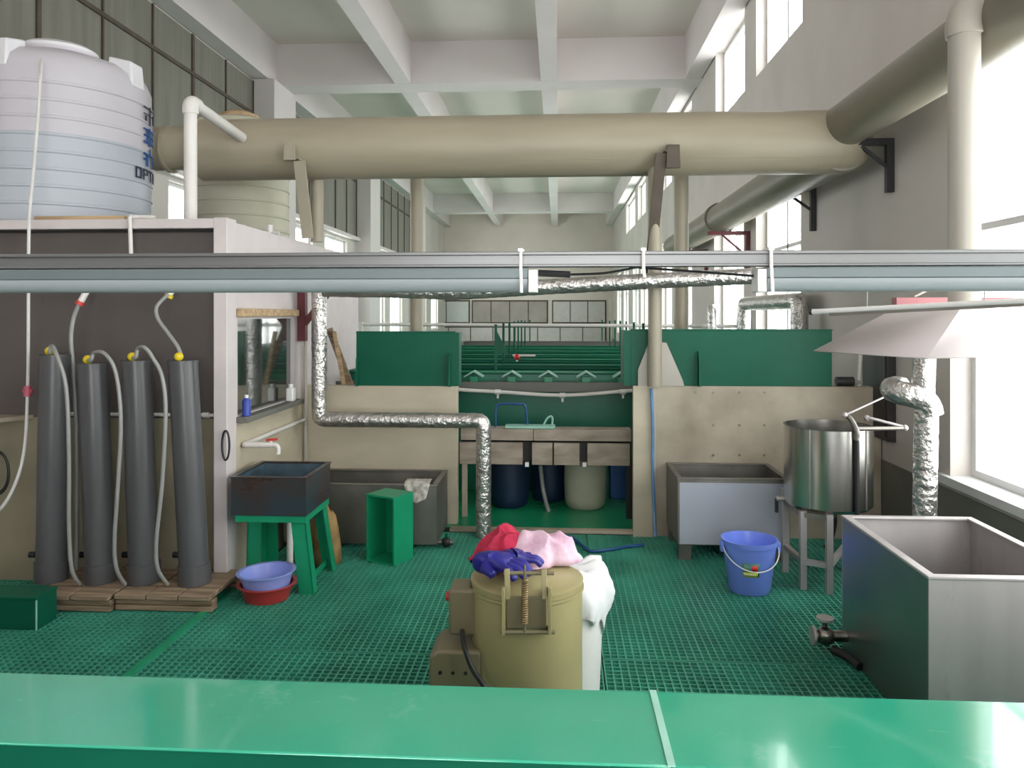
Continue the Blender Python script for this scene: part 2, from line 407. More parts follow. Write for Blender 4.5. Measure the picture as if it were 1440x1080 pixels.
grating(GX + .022, .20, 1.75, 3.58, 'green floor grating panel around and left of the olive spin dryer')
grating(.206, 2.28, 1.75, 3.58, 'green floor grating panel under the near stainless tank and its left side')
grating(GX + .022, .20, 3.59, 5.60, 'green floor grating panel under the green table and standing green box')
grating(.206, 2.28, 3.59, 5.60, 'green floor grating panel under the blue bucket and steel kettle')
struct('trim_25', MB().box(GX - .02, GX + .02, 1.75, 4.44, -.045, .006), 'green_box', bevel=.003)

# ================================================================ FOREGROUND LEDGE AND LAMP RAIL
t = thing('green_ledge', 'long glossy bright green ledge across the foreground with a welded seam', 'ledge', (0, 1.5, -.045))
MB().box(-2.3, 2.28, 1.378, 1.635, -.045, .794).build('body_panel', 'green', t)
xs0 = pZ(930, 1020, .8).x
MB().box(-2.3, xs0, 1.374, 1.645, .794, .80).build('top_sheet', 'green_top', t, bevel=.003)
MB().box(xs0, 2.28, 1.374, 1.645, .794, .80).build('top_sheet', 'green_top', t, bevel=.003)
MB().box(xs0 - .007, xs0 + .007, 1.373, 1.646, .799, .8025).build('weld_seam', 'mint', t)
YR = 1.75
def zR(v): return EYE - (v - 442) / 1080 * (YR)
t = thing('support_rail', 'long slotted aluminium rail spanning the room above the tube lamps', 'rail', (0, YR, zR(366)))
r0 = MB(); za, zb = zR(376), zR(354.5)
r0.box(XL, XR, YR - .018, YR + .018, zb - .008, zb); r0.box(XL, XR, YR - .018, YR + .018, za, za + .006)
r0.box(XL, XR, YR - .010, YR + .014, za + .004, zb - .006); r0.build('rail_profile', 'alu', t, bevel=.0015)
for u in (733, 903, 1080):
    x = pY(u, 365, YR).x
    tie = MB(); zlo = zR(412) if u != 903 else zR(392)
    tie.tube([(x, YR - .024, zb + .004), (x, YR - .026, za), (x + .002, YR - .03, zlo)], .004, 6, spline=False)
    tie.box(x - .006, x + .006, YR - .03, YR + .022, zb - .001, zb + .006)
    tag(tie.build('cable_tie', 'white'), {733: 'white cable tie around the rail at the left lamp end', 903: 'white cable tie on the bare rail between the two lamps', 1080: 'white cable tie around the rail at the right lamp end'}[u], 'cable tie', 'cable ties on the rail')
def lamp(u0, u1, label):
    x0 = pY(u0, 390, YR).x if u0 is not None else -2.0; x1 = pY(u1, 390, YR).x if u1 is not None else 1.9
    t = thing('tube_lamp', label, 'lamp', (x0, YR, zR(395)), 'tube lamps on the rail')
    MB().box(x0 + .02, x1 - .02, YR - .026, YR + .026, zR(393), za - .002).build('lamp_housing', 'lampbody', t, bevel=.003)
    d = MB(); q = []
    for k in range(13):
        a = PI * k / 12; q.append((x0 + .022, YR - .026 * math.cos(a), zR(393) - .029 * math.sin(a)))
    d.prism(q, (x1 - x0 - .044, 0, 0)); d.build('diffuser', 'diffuser', t)
    for x in (x0, x1 - .02): MB().box(x, x + .02, YR - .028, YR + .028, zR(411.5), zR(380)).build('end_cap', 'white', t, bevel=.002)
lamp(None, 756, 'unlit grey tube lamp under the left half of the rail')
lamp(1061, None, 'unlit grey tube lamp under the right end of the rail')
c = MB(); A = pY(757, 384, YR); B = pY(802, 386, YR)
c.tube([A, (A + B) / 2, B], .0075, 8); c.tube([B, pY(850, 384, YR), pY(895, 376, YR + .02)], .003, 6)
c.tube([pY(895, 376, YR + .02), pY(980, 382, YR + .02), pY(1060, 388, YR)], .003, 6)
tag(c.build('lamp_cable', 'black'), 'dark plug and thin cable linking the two tube lamps', 'cable')

# ================================================================ ROOF: tanks, pipes
def ring_profile(r, h, ribs, ro=.012):
    p = [(0, 0), (r - .03, 0), (r, .03)]
    for k in range(1, ribs):
        z = .03 + (h - .16) * k / ribs; p += [(r, z - .012), (r + ro, z - .005), (r + ro, z + .005), (r, z + .012)]
    return p
RZ = BZ + .056
tx, ty, tr = -3.395, 5.04, .572
t = thing('water_tank', 'big milky white ribbed water tank on the booth roof', 'tank', (tx, ty, RZ))
p = ring_profile(tr, 1.12, 9, .008) + [(tr, .99), (tr - .03, 1.06), (tr - .11, 1.12), (.26, 1.19), (.26, 1.21), (0, 1.215)]
pl = [q for q in p if q[1] <= .5]; pu = [q for q in p if q[1] >= .5]
zcut = [q for q in p if q[1] <= .60][-1]
MB().lathe([q for q in p if q[1] <= .60], tx, ty, 72, RZ).build('filled_shell', 'tankwater', t)
MB().lathe([zcut] + [q for q in p if q[1] > .60], tx, ty, 72, RZ).build('tank_shell', 'tank', t)
MB().lathe([(0, 0), (.24, 0), (.24, .05), (.2, .075), (.08, .085), (.08, .1), (0, .1)], tx, ty, 40, RZ + 1.19).build('tank_lid', 'tankwhite', t)
for k in range(4):
    a = -.04 + k * PI / 2
    m4 = Matrix.Translation((tx, ty, 0)) @ Matrix.Rotation(a, 4, 'Z')
    MB(m4).hexa([(.40, -.075, RZ + 1.02), (.575, -.075, RZ + .97), (.575, .075, RZ + .97), (.40, .075, RZ + 1.02), (.40, -.07, RZ + 1.18), (.56, -.07, RZ + 1.14), (.56, .07, RZ + 1.14), (.40, .07, RZ + 1.18)]).build('lifting_lug', 'tankwhite', t, bevel=.012)
glyphs = [[(0, .5, 1, .55), (.45, 0, .55, 1), (.1, .15, .2, .45), (.8, .15, .9, .45), (0, .85, 1, .92)],
          [(0, .8, 1, .9), (0, .45, 1, .55), (0, .1, 1, .2), (.2, .1, .3, .9), (.7, .1, .8, .9), (.45, 0, .55, 1)],
          [(0, .6, 1, .7), (.2, 0, .32, .6), (.68, 0, .8, .6), (.45, .7, .55, 1), (0, .3, .2, .4)]]
letters = [[(0, 0, 1, .15), (0, .85, 1, 1), (0, 0, .2, 1), (.8, 0, 1, 1)], [(0, 0, .2, 1), (0, .85, 1, 1), (0, .45, 1, .58), (.8, .5, 1, 1)], [(0, .85, 1, 1), (.4, 0, .6, 1)], [(0, 0, .2, 1), (.8, 0, 1, 1), (0, .45, 1, .6)]]
def patch(mb, a0, a1, z0, z1, r):
    vs = []; N = 3
    for i in range(N + 1):
        a = a0 + (a1 - a0) * i / N
        for rr in (r, r + .004):
            for z in (z0, z1): vs.append((tx + rr * math.cos(a), ty + rr * math.sin(a), RZ + z))
    fs = []
    for i in range(N):
        o = i * 4; fs += [(o + 2, o + 6, o + 7, o + 3), (o, o + 1, o + 5, o + 4), (o + 1, o + 3, o + 7, o + 5), (o, o + 4, o + 6, o + 2)]
    fs += [(0, 2, 3, 1), (N * 4, N * 4 + 1, N * 4 + 3, N * 4 + 2)]
    mb.add(vs, fs)
for gi, g in enumerate(glyphs):
    z0 = .76 - gi * .145; mb = MB()
    for x0, y0, x1, y1 in g: patch(mb, .04 + x0 * .36, .04 + x1 * .36, z0 + y0 * .125, z0 + y1 * .125, tr + .009)
    mb.build('character', 'ink' if gi else 'inkdark', t)
for li, g in enumerate(letters):
    mb = MB()
    for x0, y0, x1, y1 in g: patch(mb, -.12 + li * .15 + x0 * .11, -.12 + li * .15 + x1 * .11, .37 + y0 * .075, .37 + y1 * .075, tr + .009)
    mb.build('letter', 'inkdark', t)

cx2, cy2 = pD(337, 300, 6.55).xy
t = thing('cream_tank', 'cream ribbed tank behind the tan duct on the booth roof', 'tank', (cx2, cy2, RZ))
MB().lathe(ring_profile(.405, 1.1, 8, .006) + [(.405, .98), (.36, 1.06), (.17, 1.12), (0, 1.12)], cx2, cy2, 56, RZ).build('tank_shell', 'tank_cream', t)
MB().lathe([(0, 0), (.16, 0), (.16, .03), (.1, .06), (0, .065)], cx2, cy2, 32, RZ + 1.115).build('tank_lid', 'wood', t)

zp = BZ + .072
t = thing('white_pipe', 'white plastic pipe with an elbow rising beside the big water tank', 'pipe', (-2.25, 4.6, zp))
xw = pY(268, 200, 4.62).x
MB().cyl((xw, 4.62, RZ), (xw, 4.62, 2.86), .039).build('riser', 'pvc', t)
MB().tube([(xw, 4.62, 2.84), (xw, 4.62, 2.885), (xw, 4.645, 2.91), (xw, 4.70, 2.91)], .047, 16).build('elbow', 'pvc', t)
MB().cyl((xw, 4.68, 2.91), (xw + .0, 5.39, 2.87), .037).build('arm', 'pvc', t)

a = pY(57, 300, BY + .02); b = pY(182, 301, BY + .02)
tag(MB().box(a.x, b.x, BY - .04, BY + .08, zp + .001, zp + .024).build('wood_plank', 'wood', bevel=.003), 'pale wooden plank lying at the front edge of the booth roof', 'plank')
x = pY(183, 320, BY - .09).x
t = thing('drip_pipe', 'thin white pipe bending over the booth roof edge and down the dark wall', 'pipe', (x, BY - .08, 1.8))
MB().cyl((x - .55, BY - .065, 1.80), (x + .30, BY - .065, 1.80), .02, n=14).build('manifold', 'pvc', t)
MB().tube([(x + .12, BY - .03, zp + .014), (x + .01, BY - .05, zp + .014), (x, BY - .09, zp + .006), (x, BY - .09, zp - .05), (x, BY - .070, 1.80)], .012, 10).build('down_pipe', 'pvc', t)
q = [pD(62, 68, 4.85), pD(57, 105, 4.62), pD(52, 180, 4.56)] + [pD(46, 250, 4.5), pD(41, 312, 4.42), pD(40, 420, 4.42), pD(39, 545, 4.42), pD(33, 640, 4.35), pD(12, 700, 4.3), pD(-15, 730, 4.3)]
t = thing('white_hose', 'long white hose hanging from the water tank down to the left edge', 'hose', q[5])
MB().tube(q, .009, 8).build('hose_run', 'hosewhite', t)
e = pD(39, 550, 4.42); MB().cyl(e + Vector((0, 0, .03)), e - Vector((0, 0, .03)), .021, n=12).build('coupling', 'pink', t)
MB().cyl(e + Vector((-.025, 0, 0)), e + Vector((.03, 0, .0)), .012, n=10).build('coupling_tap', 'pink', t)

t = thing('roof_pipe', 'thin white pipe with tee fittings on the booth roof under the duct', 'pipe', (-2.0, 5.3, RZ))
MB().cyl((-2.5, 5.35, RZ + .03), (-1.98, 5.35, RZ + .03), .018).build('pipe_run', 'pvc', t)
for xx in (-2.25, -2.05): MB().cyl((xx, 5.35, RZ + .0), (xx, 5.35, RZ + .09), .024).build('tee', 'pvc', t)

# ================================================================ EXHAUST DUCT
DY, DZ, DR = 5.62, 2.83, .225
t = thing('exhaust_duct', 'wide tan exhaust duct crossing the hall and running along the right wall', 'duct', (0, DY, DZ))
x1 = pY(288, 200, DY).x; x2 = pY(1190, 200, DY - .3).x
xd = 2.0
MB().cyl((x1, DY, DZ), (xd, DY, DZ), DR, n=48).build('main_duct', 'duct', t)
MB().cyl((-3.03, DY, DZ + .015), (x1 + .02, DY, DZ + .015), .165, n=40).build('reducer_duct', 'duct', t)
for xx in (x1, pY(240, 200, DY).x): MB().cyl((xx - .012, DY, DZ + .01), (xx + .012, DY, DZ + .01), (DR if xx == x1 else .165) + .012, n=48).build('flange', 'duct', t)
MB().bar((x1, DY - .17, DZ - .145), (xd, DY - .17, DZ - .145), .02, .008, up=(0, -.76, -.65)).build('seam_lip', 'duct', t)
MB().cyl((xd, DY, 2.92), (xd, -2.0, 2.92), .155, n=40).build('wall_duct', 'duct_dark', t)
MB().cyl((xd, DY - .1, 2.78), (xd, 13.5, 2.78), .175, n=40).build('wall_duct', 'duct_dark', t)
MB().ball((xd, DY, DZ), DR + .004, 40).build('junction_elbow', 'duct', t)
MB().cyl((xd, 9.6, 2.78), (xd, 9.75, 2.78), .20, n=40).build('flange', 'duct_dark', t)

def post(u, Y, z0, z1, r, label, m='pipe_tan'):
    x = pY(u, 300, Y).x
    o = MB().cyl((x, Y, z0), (x, Y, z1), r, n=24).build('duct_pipe', m)
    return tag(o, label, 'pipe', 'vertical pipes under the duct')
post(586, 6.35, .0, 2.9, .055, 'vertical tan pipe from the duct down behind the left green splash board')
post(921, 5.54, 1.085, 2.7, .05, 'vertical tan pipe standing on the pointed white plate at right')
post(958, 6.3, .0, 2.9, .058, 'vertical tan pipe behind the right green splash board')
post(446, 5.7, RZ, 2.72, .048, 'short tan post on the booth roof beside the left duct bracket')

def duct_bracket(name, label, cap, top, foot, tip, w, m, Y):
    t = thing(name, label, 'bracket', foot)
    c0, c1 = cap
    MB().hexa([Vector(p) for p in c0 + c1]).build('cap_plate', m, t, bevel=.003)
    MB().bar(top, foot, w, .012, up=(0, 1, 0)).build('strut', m, t, bevel=.002)
    MB().bar(tip[0], tip[1], .05, .008).build('arm', m, t)
    return t
def capbox(u0, u1, v0, v1, Y, d):
    a = pY(u0, v1, Y); b = pY(u1, v0, Y)
    return ([(a.x, Y, a.z), (b.x, Y, a.z), (b.x, Y + d, a.z), (a.x, Y + d, a.z)], [(a.x + .005, Y, b.z), (b.x - .005, Y, b.z), (b.x - .005, Y + d, b.z), (a.x + .005, Y + d, b.z)])
YF = DY - DR - .035
f = pY(433, 344, 5.5); f.z = RZ + .01
duct_bracket('duct_bracket', 'pale tan flat bar bracket under the left part of the duct', capbox(398, 415, 203, 225, YF, .03), pY(421, 226, YF + .02), f, (pY(414, 222, YF), pY(460, 252, 5.95)), .085, 'pipe_tan', YF)
f = pY(914, 430, 5.55); f.z = 1.1
duct_bracket('duct_bracket', 'steel bracket under the right part of the duct, darkened for backlit shade', capbox(937, 957, 203, 236, YF, .03), pY(930, 215, YF + .02), pY(912, 400, 5.60), (pY(940, 212, YF), pY(905, 245, 5.95)), .075, 'mullion', YF)  # backlit shade is put into the dark bracket colour

def wall_bracket(Y, ztop, L, h, m, label, th=.045):
    t = thing('wall_bracket', label, 'bracket', (XR, Y, ztop), 'steel brackets on the right wall')
    MB().box(XR - .05, XR, Y - th / 2, Y + th / 2, ztop - h, ztop).build('wall_leg', m, t)
    MB().box(XR - L, XR - .05, Y - th / 2, Y + th / 2, ztop - .045, ztop).build('arm', m, t)
    MB().bar((XR - L * .66, Y, ztop - .04), (XR - .03, Y, ztop - h * .55), .022, .022).build('diagonal_brace', m, t)
a = pX(1256, 195, XR); wall_bracket(a.y, a.z, .34, .37, 'blacksteel', 'near black angle bracket on the right wall under the duct bend')
a = pX(1147, 262, XR); wall_bracket(a.y, a.z, .42, .40, 'blacksteel', 'far black angle bracket on the right wall just before the window')
a = pX(1053, 308, XR - .01); wall_bracket(a.y, 2.60, .5, .55, 'maroon', 'maroon angle bracket between the far windows under the duct', .07)
a = pX(999, 340, XR - .01); wall_bracket(12.0, 2.60, .5, .5, 'maroon', 'farthest maroon bracket under the end of the wall duct', .07)

# ================================================================ FOUR FILTER TUBES ON PALLETS
def pallet(u0, u1, label, bx=None):
    A = pZ(u0, 860, 0.0); B = pZ(u1, 861, 0.0)
    y0 = (A.y + B.y) / 2; y1 = BY - .012; x0, x1 = A.x, B.x
    t = thing('wooden_pallet', label, 'pallet', (x0, y0, 0))
    for k in range(2):
        z = .004 + k * .031
        MB().box(x0, x1, y0 + .004 * k, y0 + .07, z, z + .028).build('runner', 'wood_old', t, bevel=.004)
        MB().box(x0, x1, y1 - .07, y1, z, z + .028).build('runner', 'wood_old', t, bevel=.004)
    nb = max(2, int((x1 - x0) / .15))
    for k in range(nb):
        a = x0 + (x1 - x0) * k / nb; b = x0 + (x1 - x0) * (k + 1) / nb - .008
        MB().box(a, b, y0 - .012, y1, .066, .092).build('deck_board', 'wood_old', t, bevel=.004)
pallet(44, 156, 'weathered wooden pallet under the two left dark tubes')
pallet(160, 299, 'weathered wooden pallet under the two right dark tubes')
PT = .093
tubes = [(72, 77, 500, 'leftmost dark grey filter tube'), (142, 130, 512, 'second dark grey filter tube from the left'),
         (203, 192, 508, 'third dark grey filter tube from the left'), (274, 257, 508, 'rightmost dark grey filter tube')]
hoses = [[(70, 496), (73, 486), (80, 500), (93, 545), (97, 640), (97, 740), (101, 800), (112, 822)],
         [(128, 507), (133, 496), (148, 498), (163, 525), (170, 590), (166, 680), (161, 760), (164, 800), (176, 820)],
         [(191, 503), (194, 490), (204, 489), (216, 505), (228, 530), (233, 580), (228, 680), (220, 760), (222, 800), (236, 824)],
         [(256, 504), (250, 488), (236, 468), (222, 448), (220, 433), (228, 422), (237, 414)]]
for i, (ub, ut, vt, lab) in enumerate(tubes):
    Yc = 4.20
    a = pY(ub, 815, Yc); a.z = PT; b = pY(ut, vt, Yc)
    t = thing('filter_tube', lab + ' standing on a wooden pallet', 'filter tube', a, 'dark filter tubes on the pallets')
    MB().cyl(a, b, .0795, n=36).build('tube_body', 'tube', t)
    bcl = MB().cyl(a, a + (b - a) * .085, .088, n=36).build('base_collar', 'tube', t)
    tcp = MB().cyl(b - Vector((0, 0, .01)), b + Vector((0, 0, .006)), .083, n=36).build('top_cap', 'tube', t)
    k = Vector((0, -.045, .028)); MB().ball(b + k, .025, 14).build('yellow_union', 'yellow', tcp)['label'] = 'yellow plastic union nut'
    h = hoses[i]; P = [b + k]
    for j, (u, v) in enumerate(h):
        dd = 4.28 - (.10 if 1 < j < len(h) - 1 else .03) if i < 3 else 4.28 + .02 * j
        P.append(pD(u, v, dd))
    if i < 3: P[-1].z = PT + .012
    MB().tube(P[1:] if i == 3 else P, .0108, 10).build('hose', 'hose', t)
    MB().cyl(pY(ub - 22, 780, 4.3), pY(ub - 30, 780, 4.3), .018, n=12).build('drain_plug', 'black', bcl)
def pipe_joint(u, v, m, label, dirv):
    e = pD(u, v, 4.42); t = thing('hose_connector', label, 'connector', e, 'hose connectors on the dark wall')
    MB().cyl(e, e + Vector(dirv) * .022, .024, n=14).build('union_nut', m, t)
    MB().cyl(e + Vector(dirv) * .02, e + Vector(dirv) * .085, .018, n=14).build('nozzle', 'pvc', t)
pipe_joint(111, 429, 'red', 'white nozzle with a red nut at the top of a loose hose', (.35, .25, .9))
pipe_joint(236, 419, 'yellow', 'white nozzle with a yellow nut above the rightmost tube', (.35, .25, .9))
tag(MB().tube([pD(111, 428, 4.42), pD(103, 450, 4.42), pD(100, 480, 4.40), pD(104, 530, 4.41), pD(108, 620, 4.42), pD(108, 800, 4.42)], .012, 10).build('loose_hose', 'hose'), 'grey hose curving down behind the second tube from the red nut', 'hose')
t = thing('wall_pipe', 'thin white pipe running level along the dark wall behind the tubes', 'pipe', pY(200, 583, BY - .02))
zq = pY(200, 583, BY - .02).z
MB().cyl((pY(93, 583, BY - .02).x, BY - .02, zq), (pY(309, 583, BY - .02).x, BY - .02, zq), .0115, n=12).build('pipe_run', 'pvc', t)
xq = pY(290, 583, BY - .02).x
MB().cyl((xq - .02, BY - .02, zq), (xq + .02, BY - .02, zq), .017, n=12).build('pipe_clamp', 'pvc', t)

a = pZ(0, 886, 0); b = pZ(50, 886, 0); c2 = pZ(85, 868, 0)
hb = .165
t = thing('green_step', 'low closed green plastic box on the grating at the left edge', 'box', (b.x - .3, b.y, 0))
xb, yb = pZ(51, 886, 0).x, pZ(51, 886, 0).y
MB().box(xb - .62, xb, yb, yb + .16, .0, hb - .014).build('box_body', 'green', t, bevel=.002)
MB().box(xb - .625, xb + .004, yb - .004, yb + .163, hb - .014, hb).build('top_sheet', 'green', t, bevel=.002)
MB().bar((xb + .001, yb - .001, .0), (xb + .001, yb - .001, hb - .014), .006, .006).build('weld_bead', 'mint', t)

zs = 1.0
sx = pY(48, 586, BY).x
tag(MB().prism([(sx - .7, BY - .006, zs - .03), (sx, BY - .006, zs - .03), (sx - .24, BY - .42, zs - .03), (sx - .7, BY - .42, zs - .03)], (0, 0, .025)).build('wall_shelf', 'beige_dirty'), 'beige shelf board on the dark wall at the left edge', 'shelf')
e = pD(-2, 664, 4.40)
t = MB(); 
for k in range(4):
    t.tube([e + Vector(((.058 + .006 * k) * math.cos(a * PI / 8), -.006 * k, (.11 + .005 * k) * math.sin(a * PI / 8))) for a in range(17)], .006, 6)
tag(t.build('cable_coil', 'black'), 'black cable coil hanging on the wall at the left edge', 'cable')
e = pD(318, 626, 4.46)
tag(MB().tube([e + Vector((.022 * math.sin(a * PI / 8) + .0, -.006, .085 * math.cos(a * PI / 8))) for a in range(17)], .006, 6).build('cable_loop', 'black'), 'small black cable loop on the white booth corner post', 'cable')
xp = BX - .075
tag(MB().cyl((xp, BY - .02, 0.0), (xp, BY - .02, .92), .010, n=10).build('conduit', 'pvc'), 'thin white conduit running down beside the booth corner post', 'conduit')

# ================================================================ ALCOVE: TAP, TUB TABLE, BASINS, TANK
tap0 = pX(432, 600, BX + .02)
t = thing('water_tap', 'white pipe with a red handled tap on the beige side wall', 'tap', tap0)
zt = .80; y_a, y_b = 4.62, 5.72
MB().cyl((BX + .022, y_a, zt), (BX + .022, y_b, zt), .016, n=12).build('supply_pipe', 'pvc', t)
MB().tube([(BX + .022, y_a + .01, zt), (BX + .03, y_a - .012, zt), (BX + .06, y_a - .015, zt), (BX + .20, y_a - .015, zt)], .018, 12).build('spout_pipe', 'pvc', t)
MB().tube([(BX + .19, y_a - .015, zt), (BX + .225, y_a - .015, zt), (BX + .24, y_a - .015, zt - .02), (BX + .24, y_a - .015, zt - .055)], .014, 12).build('spout', 'pvc', t)
MB().bar((BX + .165, y_a - .015, zt + .03), (BX + .235, y_a - .015, zt + .036), .022, .014).build('tap_handle', 'red', t, bevel=.003)['label'] = 'red tap handle'
MB().cyl((BX + .195, y_a - .015, zt), (BX + .195, y_a - .015, zt + .03), .01).build('tap_stem', 'pvc', t)
tag(MB().cyl((BX + .03, 5.74, .0), (BX + .03, 5.74, 1.75), .014, n=12).build('corner_pipe', 'pvc_grey'), 'thin pale vertical pipe in the corner of the beige alcove', 'pipe')

fx1 = pZ(437, 835, 0)
x1, y1 = pD(430, 676, 4.36).x, pD(430, 676, 4.36).y
x0 = x1 - .435; y2 = y1 + .47
z0, z1 = .452, .665
t = thing('wash_tub', 'dark stained square wash tub set on the green table', 'tub', ((x0 + x1) / 2, (y1 + y2) / 2, z0))
s = MB(); w = .012
s.box(x0, x1, y1, y1 + w, z0, z1).box(x0, x1, y2 - w, y2, z0, z1).box(x0, x0 + w, y1 + w, y2 - w, z0, z1).box(x1 - w, x1, y1 + w, y2 - w, z0, z1).box(x0 + w, x1 - w, y1 + w, y2 - w, z0, z0 + w)
s.build('tub_wall', 'tub', t)
s = MB(); e = w + .001
s.box(x0 + w, x0 + e + .002, y1 + w, y2 - w, z0 + w, z1 - .004).box(x0 + w, x1 - w, y2 - e - .002, y2 - w, z0 + w, z1 - .004).box(x0 + w, x1 - w, y1 + w, y2 - w, z0 + w, z0 + w + .003)
s.build('tub_lining', 'tub_in', t)
s = MB(); k = .02
s.box(x0 - .006, x1 + .006, y1 - .006, y1 + k, z1, z1 + .008).box(x0 - .006, x1 + .006, y2 - k, y2 + .006, z1, z1 + .008).box(x0 - .006, x0 + k, y1 + k, y2 - k, z1, z1 + .008).box(x1 - k, x1 + .006, y1 + k, y2 - k, z1, z1 + .008)
s.build('tub_rim', 'tub', t)
MB().cyl(((x0 + x1) / 2 + .02, y1 + .3, z0), ((x0 + x1) / 2 + .02, y1 + .3, .06), .019, n=12).build('drain_pipe', 'pvc', t)
t = thing('green_table', 'green plastic table with splayed flat legs carrying the dark tub', 'table', ((x0 + x1) / 2, (y1 + y2) / 2, 0))
s = MB(); s.box(x0 + .02, x1 - .005, y1 + .01, y1 + .05, z0 - .04, z0 - .001).box(x0 + .02, x1 - .005, y2 - .05, y2 - .01, z0 - .04, z0 - .001).box(x0 + .02, x0 + .06, y1 + .05, y2 - .05, z0 - .04, z0 - .001).box(x1 - .045, x1 - .005, y1 + .05, y2 - .05, z0 - .04, z0 - .001)
s.build('top_frame', 'green_box', t)
for sx_, sy_ in ((0, 0), (1, 0), (0, 1), (1, 1)):
    lx = x1 - .055 if sx_ else x0 + .07; ly = y2 - .04 if sy_ else (y1 + .03 if sx_ else y1 + .17)
    ex = .05 if sx_ else -.012; ey = .05 if sy_ else -.004
    s = MB(); A = Vector((lx, ly, z0 - .042)); B = Vector((lx + ex, ly + ey, 0.001))
    hw = .042; dy = .007 * (1 if not sy_ else -1)
    s.hexa([B + Vector((-hw, 0, 0)), B + Vector((hw, 0, 0)), B + Vector((hw, dy, 0)), B + Vector((-hw, dy, 0)), A + Vector((-hw, 0, 0)), A + Vector((hw, 0, 0)), A + Vector((hw, dy, 0)), A + Vector((-hw, dy, 0))])
    q = hw if sx_ else -hw; dx = -.007 if sx_ else .007; L_ = .07 * (-1 if sy_ else 1)
    s.hexa([B + Vector((q, 0, 0)), B + Vector((q + dx, 0, 0)), B + Vector((q + dx, L_, 0)), B + Vector((q, L_, 0)), A + Vector((q, 0, 0)), A + Vector((q + dx, 0, 0)), A + Vector((q + dx, L_, 0)), A + Vector((q, L_, 0))])
    s.build('leg', 'green_box', t)
MB().bar((x1 - .02, y1 + .03, .05), (x1 - .02, y2 - .01, .05), .012, .03).build('stretcher', 'green_box', t)

bc = pZ(365, 851, 0); bc.y += .11
def basin(cx, cy, z, r, h, m, label, tiltm=None):
    t = thing('wash_basin', label, 'basin', (cx, cy, z), 'plastic wash basins')
    pr = [(0, .0), (r * .72, 0), (r * .80, h * .5), (r * .9, h - .004), (r, h), (r, h + .006), (r * .88, h + .004), (r * .78, h * .5), (r * .70, .006), (0, .006)]
    m4 = Matrix.Translation((cx, cy, z)) @ (tiltm or Matrix())
    mb = MB(m4); mb.lathe(pr, 0, 0, 48); mb.build('basin_bowl', m, t)
    return t
t = basin(bc.x, bc.y, 0.001, .165, .085, 'basin_red', 'red plastic wash basin on the grating under the blue basin')
basin(bc.x + .0, bc.y, .035, .163, .115, 'basin_blue', 'blue plastic wash basin nested in the red basin', Matrix.Rotation(math.radians(-2), 4, 'Y'))

# sack under the table
sc = pZ(447, 800, 0)
def blob(cx, cy, z0, rx, ry, h, seed, nr=16, na=48, amp=.18, fs=3.0, pw=.6):
    vs = []; fs_ = []
    for i in range(nr + 1):
        q = i / nr
        for k in range(na):
            a = 2 * PI * k / na; d = Vector((math.cos(a), math.sin(a), 0))
            o = 1 + amp * noise.noise(d * fs * .7 + Vector((seed, 0, 0)))
            x, y = d.x * q * rx * o, d.y * q * ry * o
            zz = h * max(0, 1 - q ** 2.4) ** pw
            nn = noise.noise(Vector((x / max(rx, ry) * fs, y / max(rx, ry) * fs, seed))) + .5 * noise.noise(Vector((x / max(rx, ry) * fs * 2.3, y / max(rx, ry) * fs * 2.3, seed + 5)))
            rd = 1 - abs(noise.noise(Vector((x / max(rx, ry) * fs * 1.4 + 3, y / max(rx, ry) * fs * .8, seed + 9)))) * 2
            zz = zz * (1 + amp * 1.6 * nn + amp * .8 * rd)
            vs.append((cx + x, cy + y, z0 + max(0.0, zz)))
    for i in range(nr):
        for k in range(na): fs_.append((i * na + k, i * na + (k + 1) % na, (i + 1) * na + (k + 1) % na, (i + 1) * na + k))
    fs_.append(tuple(nr * na + k for k in range(na)))
    return MB().add(vs, fs_)
tag(blob(sc.x, sc.y + .12, .002, .11, .1, .33, 3, amp=.14).build('tan_sack', 'sack', ang=180), 'crumpled tan sack on the floor behind the green table legs', 'sack')

def open_tank(name, label, x0, x1, y0, y1, z0, z1, m, w=.012, rim=.03, rm=None, feet=0, min_=None, ms=None):
    t = thing(name, label, 'tank', ((x0 + x1) / 2, (y0 + y1) / 2, min(z0, 0)))
    s = MB(); s.box(x0, x1, y0, y0 + w, z0, z1); s.build('front_wall', m, t)
    MB().box(x0, x1, y1 - w, y1, z0, z1).build('rear_wall', m, t)
    MB().box(x0, x0 + w, y0 + w, y1 - w, z0, z1).build('side_wall', ms or m, t)
    MB().box(x1 - w, x1, y0 + w, y1 - w, z0, z1).build('side_wall', m, t)
    MB().box(x0 + w, x1 - w, y0 + w, y1 - w, z0, z0 + w).build('tank_bottom', min_ or m, t)
    s = MB(); r = rim; q = .004
    vs = [(x0 - q, y0 - q), (x1 + q, y0 - q), (x1 + q, y1 + q), (x0 - q, y1 + q)]; vi = [(x0 + r, y0 + r), (x1 - r, y0 + r), (x1 - r, y1 - r), (x0 + r, y1 - r)]
    V = [(*p, z1) for p in vs] + [(*p, z1) for p in vi] + [(*p, z1 + .012) for p in vs] + [(*p, z1 + .012) for p in vi]
    F = []
    for k in range(4):
        j = (k + 1) % 4; F += [(k, j, 4 + j, 4 + k), (8 + k, 8 + j, 12 + j, 12 + k), (k, j, 8 + j, 8 + k), (4 + k, 4 + j, 12 + j, 12 + k)]
    s.add(V, F).build('rim', rm or m, t, bevel=.003)
    if feet:
        for xx in (x0 + .05, x1 - .05):
            for yy in (y0 + .05, y1 - .05): MB().box(xx - .04, xx + .04, yy - .04, yy + .04, 0, z0 - .001).build('foot', 'steel_dark', t)
    return t
rc = pD(614, 682, 5.23)
rt = rc.z
